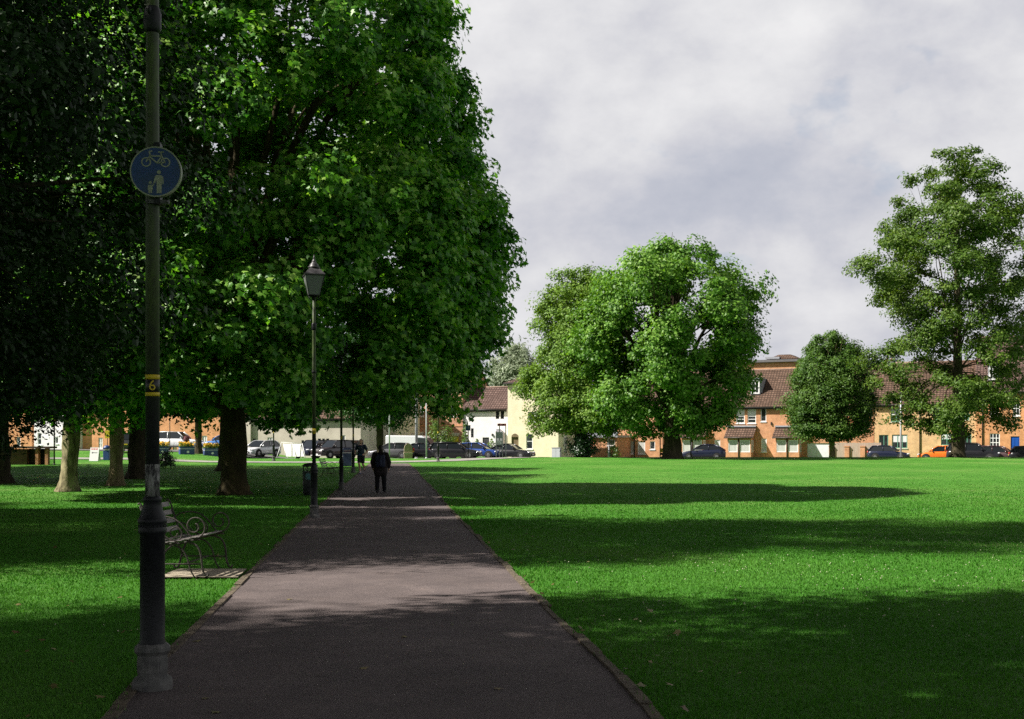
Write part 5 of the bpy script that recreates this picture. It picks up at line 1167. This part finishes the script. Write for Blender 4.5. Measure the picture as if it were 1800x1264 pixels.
fused('shoe', sho, [((-.03,-.03,.05),.046,(-.03,-.18,.045),.04)], (), .01, 3, jg); fused('shoe', shoe_m, [((.132,.36,.32),.046,(.137,.3,.18),.04)], (), .01, 3, jg); fused('sock', sock, [((-.032,-.055,.09),.043,(-.035,-.055,.14),.043)], (), .01, 2, jg)

# ------------------------------------------------------------------ trees
def px_profile(cx, Y, rows):
    """(row, left col, right col) -> [(z above ground, radius)] about column cx"""
    g = at(cx, Y).z; return [(zpix(y, Y) - g, max(abs(cx - a), abs(b_ - cx)) * Y / F if False else (b_ - a) / 2 * Y / F) for (y, a, b_) in rows]
pt = G(408, 870)
big = tree('plane_tree', (pt.x, pt.y, pt.z), 'huge plane tree beside the path with a thick dark trunk and sunlit crown', 11,
     [(2.5,7.1),(3.4,8.5),(4.5,9.1),(6.2,9.5),(8.4,9.8),(11.2,9.1),(14.2,8.4),(17.2,7.5),(19.2,5.6),(20.8,3.0),(21.6,.6)], 8.5, .44, .32, 430, 1.1, 740, .185, MAPLE, 'plane_leaf', 'old_plane_bark', shell=.9, lump=.03, inner=.2, nl=34, ragged=.12, ns=16, sr=.72)
def T_(name, px, Y, label, seed, prof, **kw):
    p = at(px, Y); return tree(name, (p.x, p.y, p.z), label, seed, prof, **kw)
# near overhanging lime, trunk just outside the picture on the left
near = tree('lime_tree', (-11.2, 19.5, gzf(-11.2, 19.5)), 'dark lime tree whose low branches hang over the top left of the view', 13,
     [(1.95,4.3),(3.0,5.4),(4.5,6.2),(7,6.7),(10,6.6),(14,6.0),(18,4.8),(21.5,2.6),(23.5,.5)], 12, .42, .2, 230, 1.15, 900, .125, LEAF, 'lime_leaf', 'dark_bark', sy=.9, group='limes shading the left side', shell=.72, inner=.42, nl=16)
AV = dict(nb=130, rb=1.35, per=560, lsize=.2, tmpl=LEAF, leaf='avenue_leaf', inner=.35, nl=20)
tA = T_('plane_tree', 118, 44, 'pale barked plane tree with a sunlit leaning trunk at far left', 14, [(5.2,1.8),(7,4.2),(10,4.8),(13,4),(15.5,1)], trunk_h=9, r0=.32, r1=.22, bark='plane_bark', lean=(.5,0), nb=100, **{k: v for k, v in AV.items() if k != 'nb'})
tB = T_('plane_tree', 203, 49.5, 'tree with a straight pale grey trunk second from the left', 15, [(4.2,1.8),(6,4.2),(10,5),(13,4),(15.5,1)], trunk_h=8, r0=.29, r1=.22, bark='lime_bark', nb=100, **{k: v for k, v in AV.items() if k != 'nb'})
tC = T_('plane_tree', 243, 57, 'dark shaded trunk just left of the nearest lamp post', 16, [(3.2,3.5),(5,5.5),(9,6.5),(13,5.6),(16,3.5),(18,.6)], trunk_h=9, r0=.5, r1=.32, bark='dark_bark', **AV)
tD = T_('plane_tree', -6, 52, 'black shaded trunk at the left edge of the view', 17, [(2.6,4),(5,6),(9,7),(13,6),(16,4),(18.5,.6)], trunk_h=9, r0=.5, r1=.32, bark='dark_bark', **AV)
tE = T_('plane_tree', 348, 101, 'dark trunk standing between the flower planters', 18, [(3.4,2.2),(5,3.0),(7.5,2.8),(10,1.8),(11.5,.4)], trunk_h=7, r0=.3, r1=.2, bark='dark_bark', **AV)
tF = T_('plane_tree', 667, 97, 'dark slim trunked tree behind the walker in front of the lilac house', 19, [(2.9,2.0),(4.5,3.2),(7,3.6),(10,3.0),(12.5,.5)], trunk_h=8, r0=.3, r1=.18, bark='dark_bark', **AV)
# trees to the left of and behind the camera throw the foreground shade; a high crown built for shade, and copies of the ones in view
SH = 'leafy park tree standing mostly out of view that shades the park'
def shade(src, x, y, rz, sc, group='trees shading the lawn from the left'):
    return dup(src, (x, y, gzf(x, y)), rz, SH, group, scale=sc)
hi = tree('plane_tree', (-11, .5, gzf(-11, .5)), SH, 28, [(7,4),(9.5,6.6),(14,7),(18,5.6),(21.5,3),(23.5,.5)], 12, .45, .25, 150, 1.35, 520, .22, LEAF, 'avenue_leaf', 'dark_bark', group='trees shading the lawn from the left', inner=.4, nl=26)
for (src, x, y, rz, sc) in ((hi,-8.6,4.5,.7,(.95,.9,.95)),(hi,3.5,-7.5,2.1,(1.25,1.05,1.05)),(near,-22,17.5,.1,(1.2,.74,1.0)),(hi,-24,2.4,1.2,(1.2,1.05,1.0)),(hi,-7,-9,2,(1.3,1.3,1)),  # tree right of and behind the camera added to block sky light
                            (near,-15.8,27.2,.1,(1.0,.72,.62)),(tD,-31,58,1,(1.1,.9,1.2)),(tC,-36,65.5,2,(1.2,.85,1.4)),(tC,-38,50,.6,(1.2,.8,1.1)),(tC,-15.9,66.5,0,(.95,.75,.9)),(tC,-36,28,1.7,(1.2,1,1.2))):  # lowered lime and the copy with a hidden trunk added to shade the left
    shade(src, x, y, rz, sc)
# far trees on the lawn edge
def rows(cx, Y, rr):
    g = at(cx, Y).z; return [(zpix(y, Y) - g, r_ * Y / F) for (y, r_) in rr]
Y3 = 94.0
T_('plane_tree', 1180, 91, 'broad bright green plane tree in the middle of the far lawn edge', 22, rows(1180, 91, [(770,62),(755,88),(738,106),(700,128),(650,150),(600,160),(550,161),(505,150),(472,116),(446,74),(425,30)]),
   trunk_h=6.5, r0=.62, r1=.4, bark='dark_bark', nb=175, rb=1.2, per=560, lsize=.205, tmpl=MAPLE, leaf='park_leaf', shell=.72, lump=.24, inner=.12, nl=34)
T_('ash_tree', 1020, Y3+2.5, 'pale yellow green tree with drooping left branches and ivy round its trunk', 23, rows(1020, Y3, [(768,60),(745,82),(700,98),(660,100),(620,86),(590,84),(560,86),(530,84),(500,62),(480,40),(462,20)]),
   trunk_h=7, r0=.5, r1=.28, bark='dark_bark', nb=160, rb=1.0, per=520, lsize=.21, tmpl=LEAF, leaf='ash_leaf', shell=.8, lump=.24, inner=.25, nl=34)
T_('maple_tree', 1462, 103, 'small round dark green tree between the two tall far trees', 24, rows(1462, 103, [(776,45),(760,66),(730,77),(690,76),(650,67),(620,51),(600,33),(584,10)]),
   trunk_h=3.5, r0=.28, r1=.2, bark='lime_bark', nb=170, rb=.75, per=460, lsize=.18, tmpl=LEAF, leaf='round_leaf', shell=.85, lump=.08, inner=.2, nl=16)
T_('lime_tree', 1683, 95, 'tall open lime tree with visible forking trunk near the right edge', 29, rows(1683, 95, [(764,75),(742,112),(705,142),(660,140),(620,134),(580,144),(540,130),(500,165),(470,190),(430,160),(400,146),(360,130),(330,108),(290,84),(262,40)]),
   trunk_h=19, r0=.5, r1=.1, bark='dark_bark', nb=150, rb=1.3, per=820, lsize=.22, tmpl=LEAF, leaf='tall_leaf', shell=.68, flat=.5, lump=.2, inner=.2, nl=44, ns=12, ragged=.25, sr=.85)
T_('willow_tree', 905, 185, 'pale grey green willow showing above the white cottage roof', 26, rows(905, 185, [(760,45),(700,52),(660,50),(640,44),(620,30),(606,8)]),
   trunk_h=10, r0=.6, r1=.3, bark='dark_bark', nb=70, rb=1.6, per=300, lsize=.7, tmpl=SLIM, leaf='willow_leaf', shell=.8, flat=1.3, lump=.15, nl=16)
T_('background_tree', 1560, 165, 'green treetop just showing above the roofs left of the tall lime', 27, [(4,4),(8,6),(11,5),(13.2,1)], trunk_h=6, r0=.4, r1=.2, bark='dark_bark', **AV)

# ------------------------------------------------------------------ sky, sun, camera
world = bpy.data.worlds.new('World'); scene.world = world; world.use_nodes = True
nt = world.node_tree; bg = nt.nodes['Background']; out = nt.nodes['World Output']
EL = 45.0
sky = nt.nodes.new('ShaderNodeTexSky'); sky.sky_type = 'NISHITA'; sky.sun_disc = False; sky.sun_elevation = R(EL); sky.sun_rotation = R(270); sky.altitude = 50; sky.dust_density = 1.5
tc = nt.nodes.new('ShaderNodeTexCoord')
mp = nt.nodes.new('ShaderNodeMapping'); mp.inputs['Scale'].default_value = (1, 1, 1.55); mp.inputs['Location'].default_value = (.35, .1, .15); lin(nt, tc.outputs['Generated'], mp.inputs['Vector'])
def wn(sc, det, rough, dist=0):
    n = nt.nodes.new('ShaderNodeTexNoise'); n.inputs['Scale'].default_value = sc; n.inputs['Detail'].default_value = det; n.inputs['Roughness'].default_value = rough; n.inputs['Distortion'].default_value = dist
    lin(nt, mp.outputs[0], n.inputs['Vector']); return n.outputs['Fac']
def mth(op, a, b_):
    q = nt.nodes.new('ShaderNodeMath'); q.operation = op
    for i, v in enumerate((a, b_)):
        if hasattr(v, 'is_linked'): lin(nt, v, q.inputs[i])
        else: q.inputs[i].default_value = v
    return q.outputs[0]
se = nt.nodes.new('ShaderNodeSeparateXYZ'); lin(nt, tc.outputs['Generated'], se.inputs[0])
lift = nt.nodes.new('ShaderNodeMapRange'); lift.inputs['From Min'].default_value = .10; lift.inputs['From Max'].default_value = .33; lift.inputs['To Min'].default_value = -.03; lift.inputs['To Max'].default_value = .045; lin(nt, se.outputs['Z'], lift.inputs['Value'])
cn = mth('ADD', mth('ADD', mth('MULTIPLY', wn(3.6, 3, .5), .58), mth('MULTIPLY', wn(9.0, 10, .58), .42)), lift.outputs[0])
c0 = ramp(nt, cn, [(.36, (.50, .53, .625)), (.43, (.59, .61, .69)), (.485, (.70, .705, .76)), (.54, (.81, .81, .84)), (.63, (.95, .945, .955))])
dk = nt.nodes.new('ShaderNodeMapRange'); dk.interpolation_type = 'SMOOTHSTEP'; dk.inputs['From Min'].default_value = .36; dk.inputs['From Max'].default_value = .75; dk.inputs['To Min'].default_value = 1; dk.inputs['To Max'].default_value = .2
lin(nt, se.outputs['Z'], dk.inputs['Value'])
c1 = mixc(nt, c0, dk.outputs[0], 1.0, 'MULTIPLY')
cover = ramp(nt, wn(4.2, 6, .55), [(.30, (.2, .2, .2)), (.40, (1, 1, 1))])
bgc = nt.nodes.new('ShaderNodeBackground'); lin(nt, c1, bgc.inputs['Color']); bgc.inputs['Strength'].default_value = .43
lin(nt, sky.outputs[0], bg.inputs['Color']); bg.inputs['Strength'].default_value = .06
mx = nt.nodes.new('ShaderNodeMixShader'); lin(nt, cover, mx.inputs['Fac']); lin(nt, bg.outputs[0], mx.inputs[1]); lin(nt, bgc.outputs[0], mx.inputs[2]); lin(nt, mx.outputs[0], out.inputs['Surface'])
sl = bpy.data.lights.new('sun', 'SUN'); sl.energy = 5.0; sl.angle = R(.53); sl.color = (1, .945, .86)
so = bpy.data.objects.new('sun', sl); COL.objects.link(so)
so.rotation_euler = Vector((math.cos(R(EL)), .14, -math.sin(R(EL)))).to_track_quat('-Z', 'Y').to_euler(); so.location = (-40, 0, 60)
cam = bpy.data.cameras.new('camera'); co = bpy.data.objects.new('camera', cam); COL.objects.link(co)
co.location = (0, 0, EYE); co.rotation_euler = (R(90), 0, 0); cam.sensor_width = 36; cam.lens = F / 1800 * 36; cam.shift_y = (HZ - 632) / 1800; cam.clip_end = 6000; cam.clip_start = .05
scene.camera = co
vs_ = scene.view_settings; vs_.view_transform = 'Standard'; vs_.look = 'None'; vs_.gamma = 1; vs_.exposure = 1.08
scene.cycles.max_bounces = 6; scene.cycles.diffuse_bounces = 3; scene.cycles.glossy_bounces = 2; scene.cycles.transmission_bounces = 3; scene.cycles.transparent_max_bounces = 4
scene.cycles.use_denoising = False
